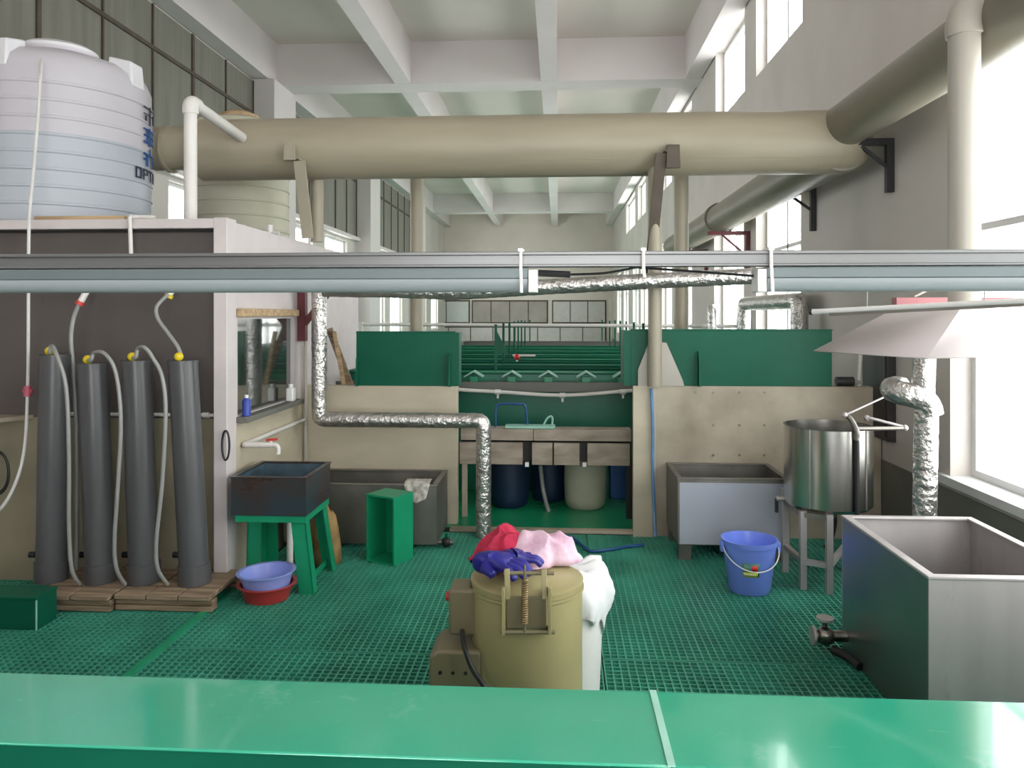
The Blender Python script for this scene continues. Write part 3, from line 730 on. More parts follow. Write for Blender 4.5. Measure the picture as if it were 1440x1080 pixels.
open_tank('steel_trough', 'long dull steel trough against the beige wall behind the green box', BX + .06, rc.x, rc.y, 5.70, .03, rt - .012, 'steel_dark', rim=.035, feet=0)
# rag over its rim
zr = rt + .003; xa, xb2 = pD(566, 680, 5.2).x, pD(603, 680, 5.2).x
vs = []; fs = []; NX, NY = 14, 16
for i in range(NX + 1):
    for j in range(NY + 1):
        uu = i / NX; s_ = j / NY; xx = xa + (xb2 - xa) * uu
        L_ = .30; d = s_ * L_; wob = .008 * math.sin(uu * 11 + s_ * 5)
        if d < .12: y, z = rc.y + .12 - d + .0, zr + .008 + abs(wob) * .4 + .012 * math.sin(uu * PI) * (d / .12)
        else:
            k = 1 - .45 * abs(uu - .45); dd = (d - .12) * (k if s_ > .5 else 1); y, z = rc.y - .012 - abs(wob), zr + .006 - dd * .75
            xx = xx + (xa + (xb2 - xa) * .55 - xx) * (dd * 2.2)
        vs.append((xx + wob * .5, y, z))
for i in range(NX):
    for j in range(NY): a = i * (NY + 1) + j; fs.append((a, a + 1, a + NY + 2, a + NY + 1))
o = tag(MB().add(vs, fs).build('rag', 'rag', ang=180), 'crumpled pale rag hanging over the steel trough rim', 'rag')
sm = o.modifiers.new('solid', 'SOLIDIFY'); sm.thickness = .006; sm.offset = 0

# standing green box, open side towards the camera
Nn = pZ(554, 797, 0); ang = math.atan2(.1, -.2) - PI
Lp = pZ(515, 789, 0); Rp = pZ(580, 783, 0)
e1 = (Lp - Nn); e2 = Vector((-e1.y, e1.x, 0)); 
if e2.y < 0: e2 = -e2
e1n = e1.normalized(); e2n = e2.normalized(); wd = e1.length; dp = .20; hh = .435; w = .012
m4 = Matrix(((e1n.x, e2n.x, 0, Nn.x), (e1n.y, e2n.y, 0, Nn.y), (0, 0, 1, .001), (0, 0, 0, 1)))
t = thing('green_crate', 'green plastic box standing on end with its open side facing the camera', 'crate', Nn)
MB(m4).box(0, wd, dp - w, dp, 0, hh).build('bottom_panel', 'green_box', t)
MB(m4).box(0, w, 0, dp - w, 0, hh).build('side_panel', 'green_box', t)
MB(m4).box(wd - w, wd, 0, dp - w, 0, hh).build('side_panel', 'green_box', t)
MB(m4).box(w, wd - w, 0, dp - w, 0, w).build('end_panel', 'green_box', t)
MB(m4).box(w, wd - w, 0, dp - w, hh - w, hh).build('end_panel', 'green_box', t)

# bottles on the booth ledge, wood strip, maroon bracket
e = pX(409, 562, BX + .035)
t = thing('white_bottle', 'small white square bottle on the booth window ledge', 'bottle', (e.x, 5.40, .976))
MB().box(e.x - .028, e.x + .028, 5.37, 5.44, .976, 1.075).build('bottle_body', 'white', t, bevel=.012)
MB().cyl((e.x, 5.405, 1.074), (e.x, 5.405, 1.10), .017, n=16).build('cap', 'white', t)
t = thing('blue_bottle', 'small blue bottle at the near end of the booth window ledge', 'bottle', (BX + .03, BY + .17, .976))
MB().lathe([(0, 0), (.025, 0), (.026, .09), (.012, .11), (0, .11)], BX + .035, BY + .17, 20, .976).build('bottle_body', 'bluelabel', t)
MB().cyl((BX + .035, BY + .17, 1.085), (BX + .035, BY + .17, 1.105), .012, n=12).build('cap', 'white', t)
tag(MB().box(BX + .001, BX + .045, BY + .10, 5.56, 1.585, 1.635).build('wood_strip', 'wood', bevel=.006), 'rough pale wood strip above the booth window', 'plank')
t = thing('maroon_bracket', 'maroon steel bracket at the corner above the booth ledge', 'bracket', (BX, 5.68, 1.4))
MB().box(BX, BX + .06, 5.64, 5.70, 1.40, 1.85).build('wall_leg', 'maroon', t)
MB().box(BX + .06, BX + .42, 5.64, 5.70, 1.79, 1.85).build('arm', 'maroon', t)
MB().bar((BX + .04, 5.67, 1.52), (BX + .26, 5.67, 1.80), .04, .04).build('diagonal_brace', 'maroon', t)

# ================================================================ LOW WALLS AND SPLASH BOARDS
lx1 = pY(643, 600, 5.78).x; ztl = pY(600, 543, 5.78).z
struct('wall_alcove', MB().box(BX, lx1, 5.78, 5.86, -.0, ztl), 'beige', bevel=.003)
rx0 = pY(891, 600, 5.6).x; ztr = pY(1000, 543, 5.6).z
o = struct('wall_tank_right', MB().box(rx0, XR - .01, 5.60, 5.70, -.045, ztr), 'beige_dirty', bevel=.003)
struct('trim_26', MB().box(rx0 - .004, rx0 + .155, 5.585, 5.598, -.04, ztr), 'beige')
for row in (552, 598, 640):
    for u in (978, 1003, 1040, 1075):
        if row > 560 and u == 978: continue
        q = pY(u, row, 5.598); tag_ = MB().cyl((q.x, 5.60, q.z), (q.x, 5.592, q.z), .008, n=8).build('bolt_head', 'steel_dark', o)
def splash(u0, u1, v0, Y, zb, label, fins):
    a = pY(u0, v0, Y); b = pY(u1, v0, Y)
    t = thing('splash_board', label, 'splash board', ((a.x + b.x) / 2, Y, zb), 'green splash boards')
    MB().box(a.x, b.x, Y, Y + .014, zb, a.z).build('board', 'green', t, bevel=.002)
    MB().box(a.x - .001, b.x + .001, Y - .006, Y + .02, a.z, a.z + .012).build('top_lip', 'green', t)
    for f in fins:
        x = pY(f, v0, Y).x
        MB().prism([(x, Y, zb), (x, Y - .07, zb), (x, Y - .055, zb + .2), (x, Y - .02, zb + .25), (x, Y, zb + .25)], (.014, 0, 0)).build('fin', 'green', t)
    return t
t = splash(501, 640, 468, 5.80, ztl, 'dark green splash board on the left low wall', (503, 632))
e = pY(640, 468, 5.80)
MB().box(e.x - .002, e.x + .03, 5.80, 5.94, ztl - .0, e.z).build('end_panel', 'green', t)
t = splash(887, 1170, 465, 5.62, ztr, 'dark green splash board on the right low wall', (981,))
e = pY(887, 465, 5.62); MB().box(e.x - .05, e.x, 5.62, 5.9, ztr, e.z).build('end_panel', 'green', t)
q = [pY(u, v, 5.60) for u, v in ((897, 543), (962, 543), (960, 535), (937, 482), (913, 480), (897, 520))]
q = [Vector((p.x, 5.603, max(p.z, ztr))) for p in q]
tag(MB().prism(q, (0, -.012, 0)).build('gusset_plate', 'pvc_grey'), 'pointed whitish plate below the right vertical pipe', 'plate')
t = thing('plank', 'weathered plank leaning behind the alcove wall beside the foil pipe', 'plank', pY(495, 543, 5.9))
MB().bar(pY(562, 728, 5.95), pY(463, 462, 5.95), .05, .025, up=(0, 1, 0)).build('timber', 'wood_old', t)
t = tag(MB().bar(pY(519, 734, 5.90), pY(470, 466, 5.90), .03, .02, up=(0, 1, 0)).build('plank', 'wood', bevel=.002), 'pale thin plank leaning behind the alcove wall', 'plank')

# foil pipes
def foil(name, label, pts, r, seed, cat='pipe', parent=None):
    P = [Vector(p) for p in pts]; mb = MB()
    Q = [P[0]]
    for a, b in zip(P, P[1:]):
        k = max(2, int((b - a).length / .025))
        for i in range(1, k + 1): Q.append(a + (b - a) * i / k)
    # soften the corners
    for _ in range(3): Q = [Q[0]] + [(Q[i - 1] + 2 * Q[i] + Q[i + 1]) / 4 for i in range(1, len(Q) - 1)] + [Q[-1]]
    mb.tube(Q, r, 20, spline=False, jit=.035, seed=seed)
    return tag(mb.build(name, 'foil', parent, ang=60), label, cat, None if parent else 'foil wrapped pipes')
Yf = 5.50
fA = [pY(449, v, Yf) for v in (395, 590)]; hx = pY(680, 592, Yf).x; zh = pY(600, 591, Yf).z
foil('foil_pipe', 'foil wrapped pipe dropping past the alcove wall and turning down at its right end', [(fA[0].x, Yf, 1.80), (fA[0].x, Yf, zh), (hx, Yf, zh), (hx, Yf, 0.002)], .055, 1)
foil('foil_pipe', 'long sagging foil wrapped pipe crossing behind the tube lamps', [(fA[0].x + .06, Yf - .08, 1.78), pY(560, 408, 5.4), pY(640, 411, 5.4), pY(755, 404, 5.4), pY(900, 396, 5.4), pY(1060, 388, 5.4), pY(1268, 376, 5.4)], .055, 2)
foil('foil_pipe', 'foil wrapped pipe with two bends against the bright right windows', [(2.12, 6.9, 1.1), (2.12, 6.9, 1.72), (2.12, 8.9, 1.72), (2.12, 9.0, 1.0)], .075, 3)
foil('foil_pipe', 'small foil wrapped pipe beyond the right vertical pipes', [(1.85, 9.4, 1.0), (1.85, 9.4, 1.66), (2.1, 10.4, 1.7), (2.1, 10.8, 1.2)], .055, 4)

# ================================================================ CENTRE: COUNTER AND WHAT IS BELOW
Yc = 5.98
za_, zb_ = pY(770, 604, Yc).z, pY(770, 620, Yc).z
cxa, cxb = lx1, pY(888, 604, Yc).x
t = thing('work_counter', 'stained grey counter between the two low walls', 'counter', ((cxa + cxb) / 2, Yc, .012))
xm = pY(750, 604, Yc).x
for a, b in ((cxa, xm - .002), (xm + .002, cxb)): MB().box(a, b, Yc, Yc + .17, zb_, za_).build('counter_slab', 'counter', t, bevel=.003)
zc, zd = pY(770, 623, Yc).z, pY(770, 654, Yc).z
for u0, u1 in ((646, 673), (676, 735), (748, 777), (779, 815), (826, 886)):
    MB().box(pY(u0, 640, Yc).x, pY(u1, 640, Yc).x, Yc + .004, Yc + .03, zd, zc).build('fascia_panel', 'counter', t, bevel=.002)
MB().box(cxa, cxb, Yc + .05, Yc + .16, zd + .02, zc).build('under_frame', 'dark', t)
for u in (741, 822): 
    q = pY(u, 653, Yc); MB().box(q.x - .015, q.x + .015, Yc + .004, Yc + .04, q.z - .02, q.z + .012).build('hinge_block', 'white', t)
for u in (655,):
    q = pY(u, 700, Yc + .1); MB().box(q.x - .02, q.x + .02, Yc + .02, Yc + .06, .012, zd).build('leg', 'beige_dirty', t)
q = pY(880, 700, Yc + .1); MB().box(q.x, q.x + .05, Yc + .02, Yc + .07, .012, zd).build('leg', 'dark', t)
def barrel(u, d, r, h, m, label):
    c = pD(u, 700, d)
    t = thing('barrel', label, 'barrel', (c.x, c.y, .012), 'barrels under the counter')
    MB().lathe([(0, 0), (r - .03, 0), (r - .01, .02), (r, h * .2), (r + .004, h * .6), (r, h - .02), (r - .02, h), (0, h)], c.x, c.y, 36, .0125).build('barrel_body', m, t)
    MB().cyl((c.x, c.y, .0125 + h), (c.x, c.y, .03 + h), r - .03, n=30).build('barrel_lid', m, t)
barrel(823, 6.36, .17, .38, 'barrel_cream', 'cream round barrel under the counter')
barrel(716, 6.40, .165, .38, 'barrel_blue', 'left navy barrel under the counter')
barrel(772, 6.62, .16, .38, 'barrel_blue', 'right navy barrel deeper under the counter')
tag(MB().tube([pY(760, 655, 6.3), pY(764, 690, 6.3), pY(772, 722, 6.2)], .018, 10).build('grey_hose', 'hose'), 'grey hose hanging beside the navy barrels under the counter', 'hose')
e = pY(868, 640, 6.9); tag(MB().box(e.x - .08, e.x + .1, 6.65, 6.83, .012, .36).build('blue_crate', 'bluepaint', bevel=.008), 'blue crate on the floor deep under the counter', 'crate')
# things on the counter
a = pY(697, 604, Yc + .1); b = pY(742, 604, Yc + .1); zt_ = pY(720, 568, Yc + .1).z
tag(MB().tube([(a.x + .0, Yc + .1, za_ + .001), (a.x, Yc + .1, zt_ - .04), (a.x + .02, Yc + .1, zt_ - .008), (a.x + .05, Yc + .1, zt_), (b.x - .06, Yc + .1, zt_), (b.x - .025, Yc + .1, zt_ - .01), (b.x - .012, Yc + .1, zt_ - .05), (b.x, Yc + .1, za_ + .001)], .008, 8).build('tube_rack', 'bluepaint'), 'blue bent tube rack standing on the grey counter', 'rack')
t = thing('white_tray', 'pale mint flat tray with a loop handle on the grey counter', 'tray', pY(745, 603, Yc + .05))
a = pY(710, 603, Yc + .04); b = pY(781, 603, Yc + .04)
MB().box(a.x, b.x, Yc + .02, Yc + .14, za_ + .001, za_ + .022).build('tray_plate', 'mint', t, bevel=.006)
a = pY(764, 600, Yc + .06); b = pY(777, 600, Yc + .06)
MB().tube([(a.x, Yc + .08, za_ + .02), (a.x + .03, Yc + .08, za_ + .075), (b.x - .012, Yc + .08, za_ + .092), (b.x, Yc + .08, za_ + .07), (b.x - .004, Yc + .08, za_ + .02)], .008, 8).build('loop_handle', 'mint', t)
# sagging white pipe with valves
P = [pY(600, 544, 6.5), pY(646, 548, 6.5), pY(700, 551, 6.5), pY(792, 556, 6.5), pY(880, 550, 6.5), pY(930, 545, 6.5)]
t = thing('sagging_pipe', 'white sagging pipe with drop valves in front of the green tank', 'pipe', P[2])
MB().tube(P, .016, 12).build('pipe_run', 'pvc', t)
for u, v in ((700, 551), (791, 556), (876, 551)):
    q = pY(u, v, 6.5); MB().cyl(q, q - Vector((0, 0, .055)), .010, n=10).build('drop_valve', 'white', t)
    MB().cyl(q - Vector((.024, 0, 0)), q + Vector((.024, 0, 0)), .022, n=12).build('tee', 'white', t)

# ================================================================ TANK LINE
t0 = thing('plating_tank', 'green open plating tank in the receding tank line', 'tank', (0, 6.9, .012), 'green tanks of the plating line')
X0, X1 = -1.90, 1.35; RH = 1.09
s = MB(); w = .02; L_ = .86
ya, yb_ = 6.9, 6.9 + L_
s.box(X0, X1, ya, ya + w, .012, RH - .03).box(X0, X1, yb_ - w, yb_, .012, RH - .03).box(X0, X0 + w, ya + w, yb_ - w, .012, RH - .03).box(X1 - w, X1, ya + w, yb_ - w, .012, RH - .03)
s.build('tank_wall', 'green', t0)
FRONT = MB().box(X0 + .001, X1 - .001, ya - .006, ya - .001, .014, RH - .03)
MB().box(X0, X1, ya + w, yb_ - w, RH - .24, RH - .22).build('liquid', 'green_dark', t0)
s = MB(); s.box(X0 - .02, X1 + .02, ya - .015, ya + .03, RH - .03, RH).box(X0 - .02, X1 + .02, yb_ - .03, yb_ + .015, RH - .03, RH).box(X0 - .02, X0 + .06, ya + .03, yb_ - .03, RH - .03, RH).box(X1 - .06, X1 + .02, ya + .03, yb_ - .03, RH - .03, RH)
s.build('rim', 'green', t0, bevel=.003)
MB().box(X0 - .02, X1 + .02, ya - .02, ya - .014, RH - .012, RH + .003).build('rim_highlight', 'green_box', t0)  # bright strip stands for the glint along the rim edge
MB().cyl((X0 + .1, ya + .3, RH + .0), (X1 - .1, ya + .3, RH + .0), .008, n=8).build('bus_bar', 'green', t0)
for xx in (X0 + .12, X1 - .12): MB().box(xx - .02, xx + .02, ya + .28, ya + .32, RH - .03, RH + .0).build('bus_saddle', 'green_box', t0)
NT = 6
tlist = [t0]
for i in range(1, NT):
    c = copy_tree(t0); c.location.y = 6.9 + i * .97; tlist.append(c)
FRONT.build('lit_front_sheet', 'green_lit_front', t0)  # added overlay; its lighter green stands for light on the tank front
t0['label'] = 'nearest green plating tank of the tank line with mint brackets before it'; del t0['group']
tlist[0]['group'] = 'green tanks of the plating line'
for i in range(1, NT): tlist[i]['label'] = 'green open plating tank farther back in the receding tank line'
p0 = None
for i, yp in enumerate([6.88 + .97 * k for k in range(6)] + [12.93, 15.17]):
    zp_ = RH if i < 6 else 1.072
    for x, hh_ in ((-.56, .40), (.86, .42)):
        if p0 is None:
            p0 = thing('anode_post', 'slim green upright post standing on a plating tank rim', 'post', (x, 7.0, RH), 'upright posts along the tank line')
            MB().box(x - .012, x + .012, 6.99, 7.01, RH, RH + .42).build('upright', 'green', p0)
        else:
            c = copy_tree(p0); c.location = (x, yp, zp_)
            if i > 5: c['label'] = 'slim green upright post standing on the dark grey tank at the far end'
p0.location.y = 6.88
x = -.56; MB().prism([(x + .01, 6.995, RH + .16), (x + .11, 6.995, RH + .16), (x + .01, 6.995, RH + .36)], (0, .008, 0)).build('gusset', 'green', p0)
p0['label'] = 'nearest slim green upright post with a triangular fin on a plating tank rim'
# dark channel with mint V brackets
zc_ = 1.0
t = thing('anode_channel', 'dark grey channel along the front of the nearest plating tank', 'channel', (0, 6.75, zc_ - .06))
MB().box(-2.0, 1.2, 6.66, 6.86, zc_ - .06, zc_).build('channel_body', 'steel_dark', t)
MB().box(-2.0, 1.2, 6.64, 6.665, zc_ - .07, zc_ + .012).build('channel_lip', 'dado', t)
v0 = None
for u in (667, 720, 771, 824, 875):
    q = pY(u, 530, 6.76)
    if v0 is None:
        v0 = thing('saddle_bracket', 'mint roof shaped saddle bracket on the dark channel', 'bracket', (q.x, 6.76, zc_), 'mint saddle brackets on the channel')
        x = q.x
        MB().box(x - .035, x + .035, 6.74, 6.78, zc_ + .001, zc_ + .05).build('bracket_post', 'green_box', v0)
        MB().prism([(x - .085, 6.70, zc_ + .045), (x, 6.70, zc_ + .092), (x + .085, 6.70, zc_ + .045), (x + .085, 6.70, zc_ + .057), (x, 6.70, zc_ + .106), (x - .085, 6.70, zc_ + .057)], (0, .12, 0)).build('saddle_cap', 'mint', v0)
    else:
        c = copy_tree(v0); c.location = (q.x, 6.76, zc_)
        
# long white lamp pipe farther back, red valve
q0, q1 = pY(505, 455, 9.6), pY(960, 457, 9.6)
t = thing('overhead_pipe', 'thin white level pipe crossing the far tank line', 'pipe', (0, 9.6, q0.z))
MB().cyl((-2.5, 9.6, q0.z - .01), (XR, 9.6, q0.z - .03), .022, n=10).build('pipe_run', 'pvc', t)
MB().box(-2.52, -2.47, 9.57, 9.63, .012, q0.z + .02).build('support_post', 'pvc', t)
q = pY(727, 502, 8.3)
t = thing('red_valve', 'small red valve handle among the far green tanks', 'valve', (q.x, q.y, RH))
MB().ball((q.x, q.y, q.z), .035, 12).build('valve_knob', 'red', t)
MB().cyl((q.x, q.y, RH - .0), (q.x, q.y, q.z), .012, n=8).build('valve_stem', 'pvc', t)
MB().cyl((q.x - .05, q.y + .05, RH + .06), (q.x + .2, q.y + .05, RH + .06), .014, n=8).build('valve_pipe', 'pvc', t)
t = open_tank('grey_tank', 'dark grey open tank closing the far end of the green tank line', -1.9, 1.35, 12.9, 15.2, .012, 1.06, 'dado', w=.03, rim=.06)
# boards on the back wall
def wall_boards(u0, u1, v0, v1, k, m, label):
    a = pY(u0, v1, YB - .06); b = pY(u1, v0, YB - .06)
    t = thing('wall_board', label, 'board', ((a.x + b.x) / 2, YB, a.z), 'boards on the back wall')
    for i in range(k):
        xa_ = a.x + (b.x - a.x) * i / k; xb_ = a.x + (b.x - a.x) * (i + 1) / k - .04
        MB().box(xa_, xb_, YB - .06, YB - .001, a.z, b.z).build('board_panel', m, t)
    MB().box(a.x - .05, b.x + .02, YB - .03, YB, a.z - .06, b.z + .06).build('board_frame', 'mullion', t)
wall_boards(665, 770, 424, 453, 4, 'board_grey', 'grey board row on the back wall, left of centre')
wall_boards(778, 852, 424, 453, 3, 'pinkwhite', 'whitish board row on the back wall, right of centre')
wall_boards(596, 660, 424, 453, 2, 'frame', 'pale board row on the back wall, left of the grey boards')
wall_boards(600, 852, 461, 486, 8, 'pinkwhite', 'low row of pale boards on the back wall')

# ================================================================ RIGHT SIDE
# film covered steel tank
n1 = pD(953, 673, 5.0); n2 = pD(1108, 673, 5.0)
ft = open_tank('film_tank', 'steel tank with a bluish white film front by the right low wall', n1.x, n2.x, n1.y, 5.575, .10, .525, 'steel_dark', rim=.03, rm='steel_dark', feet=1)
MB().box(n1.x + .012, n2.x - .004, n1.y - .004, n1.y, .105, .505).build('film_sheet', 'film', ft)['label'] = 'bluish white protective film'

# kettle on stand
kc = pD(1164, 700, 4.62); kx, ky, kr = kc.x, kc.y, .25
t = thing('steel_kettle', 'open polished steel drum kettle raised on a square leg stand', 'kettle', (kx, ky, 0))
kz0, kz1 = .455, .935
MB().lathe([(0, 0), (kr - .02, 0), (kr, .02), (kr, kz1 - kz0 - .004), (kr + .006, kz1 - kz0), (kr - .004, kz1 - kz0), (kr - .006, .03), (0, .03)], kx, ky, 64, kz0).build('drum', 'steel_mirror', t)
for a in (-2.3, -.95): 
    MB().box(kx + (kr + .001) * math.cos(a) - .004, kx + (kr + .001) * math.cos(a) + .004, ky + (kr + .002) * math.sin(a) - .004, ky + (kr + .002) * math.sin(a) + .002, kz0 + .02, kz1 - .005).build('weld_seam', 'steel_dark', t)
pa = -1.28; ex, ey = kx + (kr + .016) * math.cos(pa), ky + (kr + .016) * math.sin(pa)
MB().cyl((ex, ey, kz0 - .02), (ex, ey, kz1 - .03), .013, n=12).build('down_pipe', 'blacksteel', t)
MB().tube([(ex, ey, kz1 - .05), (ex, ey, kz1 - .03), (ex, ey, kz1 + .0), (ex - .02, ey + .03, kz1 + .06), (ex - .04, ey + .05, kz1 + .08)], .015, 12).build('overflow_pipe', 'steel_dark', t)
MB().cyl((ex - .05, ey + .05, kz1 + .085), (ex + .22, ey + .10, kz1 + .20), .006, n=8).build('stir_rod', 'steel', t); srd = bpy.data.objects['stir_rod']
MB().ball((ex - .05, ey + .05, kz1 + .085), .018, 10).build('rod_knob', 'steel', srd)
MB().cyl((ex + .01, ey + .02, kz1 + .012), (ex + .29, ey + .06, kz1 + .012), .013, n=10).build('valve_bar', 'steel_dark', t)
MB().tube([(ex + .28, ey + .06, kz1 + .02), (ex + .12, ey + .10, kz1 + .06), (ex + .10, ey + .12, kz1 + .06)], .009, 8).build('valve_lever', 'steel', t); vlv = bpy.data.objects['valve_lever']
for q in ((ex + .29, ey + .06, kz1 + .014), (ex + .10, ey + .12, kz1 + .06)): MB().ball(q, .019, 10).build('valve_knob', 'steel', vlv)
Ls = []
for u, dd in ((1129, 4.48), (1166, 4.40), (1104, 4.78), (1190, 4.80)):
    q = pD(u, 800, dd); Ls.append(q)
    MB().box(q.x - .018, q.x + .018, q.y - .018, q.y + .018, .0, kz0 - .001 if u != 1104 else kz0 + .06).build('stand_leg', 'steel', t)
for a, b in ((0, 1), (0, 2), (1, 3)):
    A, B = Ls[a].copy(), Ls[b].copy(); A.z = B.z = .16; MB().bar(A, B, .03, .03).build('stand_rail', 'steel', t)
    A.z = B.z = kz0 - .02; MB().bar(A, B, .03, .03).build('stand_rail', 'steel_dark', t)
q = pD(1096, 701, 4.72)
MB().cyl((q.x - .02, q.y, q.z), (q.x + .06, q.y, q.z), .017, n=12).build('side_valve', 'steel', t); svl = bpy.data.objects['side_valve']
MB().box(q.x - .025, q.x - .008, q.y - .01, q.y + .01, q.z - .085, q.z).build('valve_handle', 'blacksteel', svl)
MB().tube([(kx + .0, ky - .05, kz0), (kx + .02, ky - .06, kz0 - .08), (kx + .0, ky - .05, kz0 - .2), (kx - .02, ky - .02, kz0 - .25)], .014, 10).build('drain_hose', 'black', t)

# big near tank
a = pD(1317, 811, 2.83); b = pD(1176, 722, 3.70)
ta = (a.x + b.x) / 2; 
bt = open_tank('steel_tank', 'large open brushed steel tank in the right foreground', ta, ta + .60, a.y, b.y, -.001 + .001, .622, 'steel', w=.008, rim=.032, rm='steel', ms='steel_shaded_side')
t = thing('drain_valve', 'steel drain valve at the foot of the large steel tank', 'valve', (ta - .1, b.y - .05, 0))
vx, vy = ta - .10, b.y - .06
MB().cyl((ta - .001, vy, .075), (vx - .05, vy, .075), .026, n=16).build('valve_pipe', 'brass', t)
MB().ball((vx, vy, .075), .045, 14).build('valve_body', 'brass', t)
MB().cyl((vx - .05, vy, .075), (vx - .062, vy, .075), .045, n=18).build('flange', 'steel', t)
MB().cyl((vx, vy, .10), (vx, vy, .15), .012, n=10).build('valve_stem', 'brass', t)
MB().cyl((vx, vy, .15), (vx, vy, .162), .04, n=18).build('hand_wheel', 'steel', t)
MB().tube([(vx + .02, vy - .05, .03), (vx + .06, vy - .12, .03), (vx + .085, vy - .2, .02)], .02, 10).build('drain_stub', 'black', t)

# blue bucket
q = pZ(1061, 840, 0); bx, by = q.x, q.y + .12
t = thing('blue_bucket', 'blue plastic bucket with a wire handle and fruit sticker on the grating', 'bucket', (bx, by, 0))
h = .30
MB().lathe([(0, 0.001), (.112, .001), (.118, .01), (.150, h - .03), (.158, h - .028), (.161, h), (.152, h), (.144, h - .03), (.112, .012), (0, .012)], bx, by, 56).build('bucket_body', 'bucket', t)
MB().tube([(bx + .158 * math.cos(a), by - .02 - .158 * math.sin(a) * 1.02, h - .03 - .11 * math.sin(a)) for a in [PI * k / 12 for k in range(13)]], .0035, 6).build('wire_handle', 'white', t)
for sgn in (-1, 1): MB().box(bx + sgn * .16 - .01, bx + sgn * .16 + .01, by - .04, by + .0, h - .07, h - .015).build('handle_ear', 'bucket', t, bevel=.003)
def sticker(name, m, a0, a1, z0, z1, off, par=None):
    vs = []; fs = []; N = 10
    for i in range(N + 1):
        a = a0 + (a1 - a0) * i / N
        for z in (z0, z1):
            r = .118 + (.150 - .118) * (z - .01) / (h - .04) + off; vs.append((bx + r * math.cos(a), by + r * math.sin(a), z))
    for i in range(N): fs.append((2 * i, 2 * i + 2, 2 * i + 3, 2 * i + 1))
    o = MB().add(vs, fs).build(name, m, par or t); q = o.modifiers.new('s', 'SOLIDIFY'); q.thickness = .001
    return o
ls = mat('sticker_green', (96, 150, 96), .4, rgb2=(60, 110, 130), scale=30); ly = mat('sticker_yellow', (190, 206, 50), .4)
lr = mat('sticker_red', (214, 50, 56), .4, var=.2, scale=40); lw = mat('sticker_white', (236, 238, 230), .4)
am = -PI / 2 - .20
sk_ = sticker('sticker', ls, am - .30, am + .38, .115, .195, .001); sticker('sticker_band', ly, am - .30, am + .32, .115, .142, .002, sk_)
sticker('sticker_print', lr, am + .06, am + .30, .146, .182, .002, sk_)
for k in range(7): sticker('sticker_print', lw, am - .24 + k * .07, am - .20 + k * .07, .124, .134, .003, sk_)

# hood with its exhaust pipe
zb2, zt2 = 1.435, 1.625
A = pD(1144, 498, 3.5); B = pD(1304, 508, 2.93); dBC = Vector((-(B.y - A.y), B.x - A.x, 0)).normalized()
if dBC.x < 0: dBC = -dBC
for q in (A, B): q.z = zb2
C_ = B + dBC * .80; D_ = A + dBC * .80
T1 = pD(1257, 436, 3.55); T2 = pD(1351, 433, 3.28)
for q in (T1, T2): q.z = zt2
T3 = T2 + dBC * .28; T4 = T1 + dBC * .28
t = thing('extractor_hood', 'whitish sloping extractor hood by the right window', 'hood', (1.7, 3.5, zb2))
mb = MB(); mb.add([A, B, C_, D_, T1, T2, T3, T4], [(0, 1, 5, 4), (1, 2, 6, 5), (2, 3, 7, 6), (3, 0, 4, 7), (4, 5, 6, 7)])
o = mb.build('hood_shell', 'hood', t, ang=10); sm = o.modifiers.new('s', 'SOLIDIFY'); sm.thickness = .006
px, py = pD(1356, 300, 3.42).x, pD(1356, 300, 3.42).y
MB().cyl((px, py, zt2 - .01), (px, py, 2.86), .065, n=32).build('exhaust_pipe', 'pvc_grey', t)
MB().tube([(px, py, 2.84), (px, py, 2.90), (px + .03, py - .0, 2.965), (px + .10, py - .0, 2.985), (px + .14, py, 2.985)], .075, 24).build('elbow', 'pvc_grey', t)
MB().cyl((px + .12, py, 2.985), (2.02, py, 2.985), .068, n=28).build('branch_pipe', 'pvc_grey', t)

t = thing('red_bracket', 'faded red steel bracket on the wall above the extractor hood', 'bracket', (XR, 3.98, 1.64))
y_ = 4.05
MB().box(1.72, XR, y_ - .03, y_ + .03, 1.645, 1.685).build('arm', 'redpaint', t)
MB().box(2.02, 2.06, y_ - .02, y_ + .02, 1.686, 1.80).build('upright', 'redpaint', t)
MB().bar((1.82, y_, 1.69), (2.02, y_, 1.79), .01, .01).build('brace_wire', 'pvc_grey', t)

A = pY(1143, 438.5, 3.30); B = pY(1445, 423, 2.72)
t = thing('slim_tube_lamp', 'slim white tube lamp slanting in front of the extractor hood', 'lamp', (A + B) / 2)
MB().cyl(A, B, .011, n=14).build('tube', 'white', t)
MB().cyl(A - (B - A).normalized() * .012, A, .013, n=12).build('end_cap', 'blacksteel', t)
e = A + (B - A) * .1; MB().bar(e + Vector((0, .004, -.016)), B + Vector((0, .004, -.014)), .02, .010).build('lamp_batten', 'steel_dark', t)
for u in (1232, 1394):
    f_ = (u - 1143) / 302; q = A + (B - A) * f_
    MB().cyl(q + Vector((0, 0, .01)), (q.x, q.y, q.z + .12), .0018, n=6).build('hanging_wire', 'hose', t)
    MB().box(q.x - .014, q.x + .014, q.y - .008, q.y + .008, q.z + .085, q.z + .098).build('wire_clip', 'blacksteel', t)

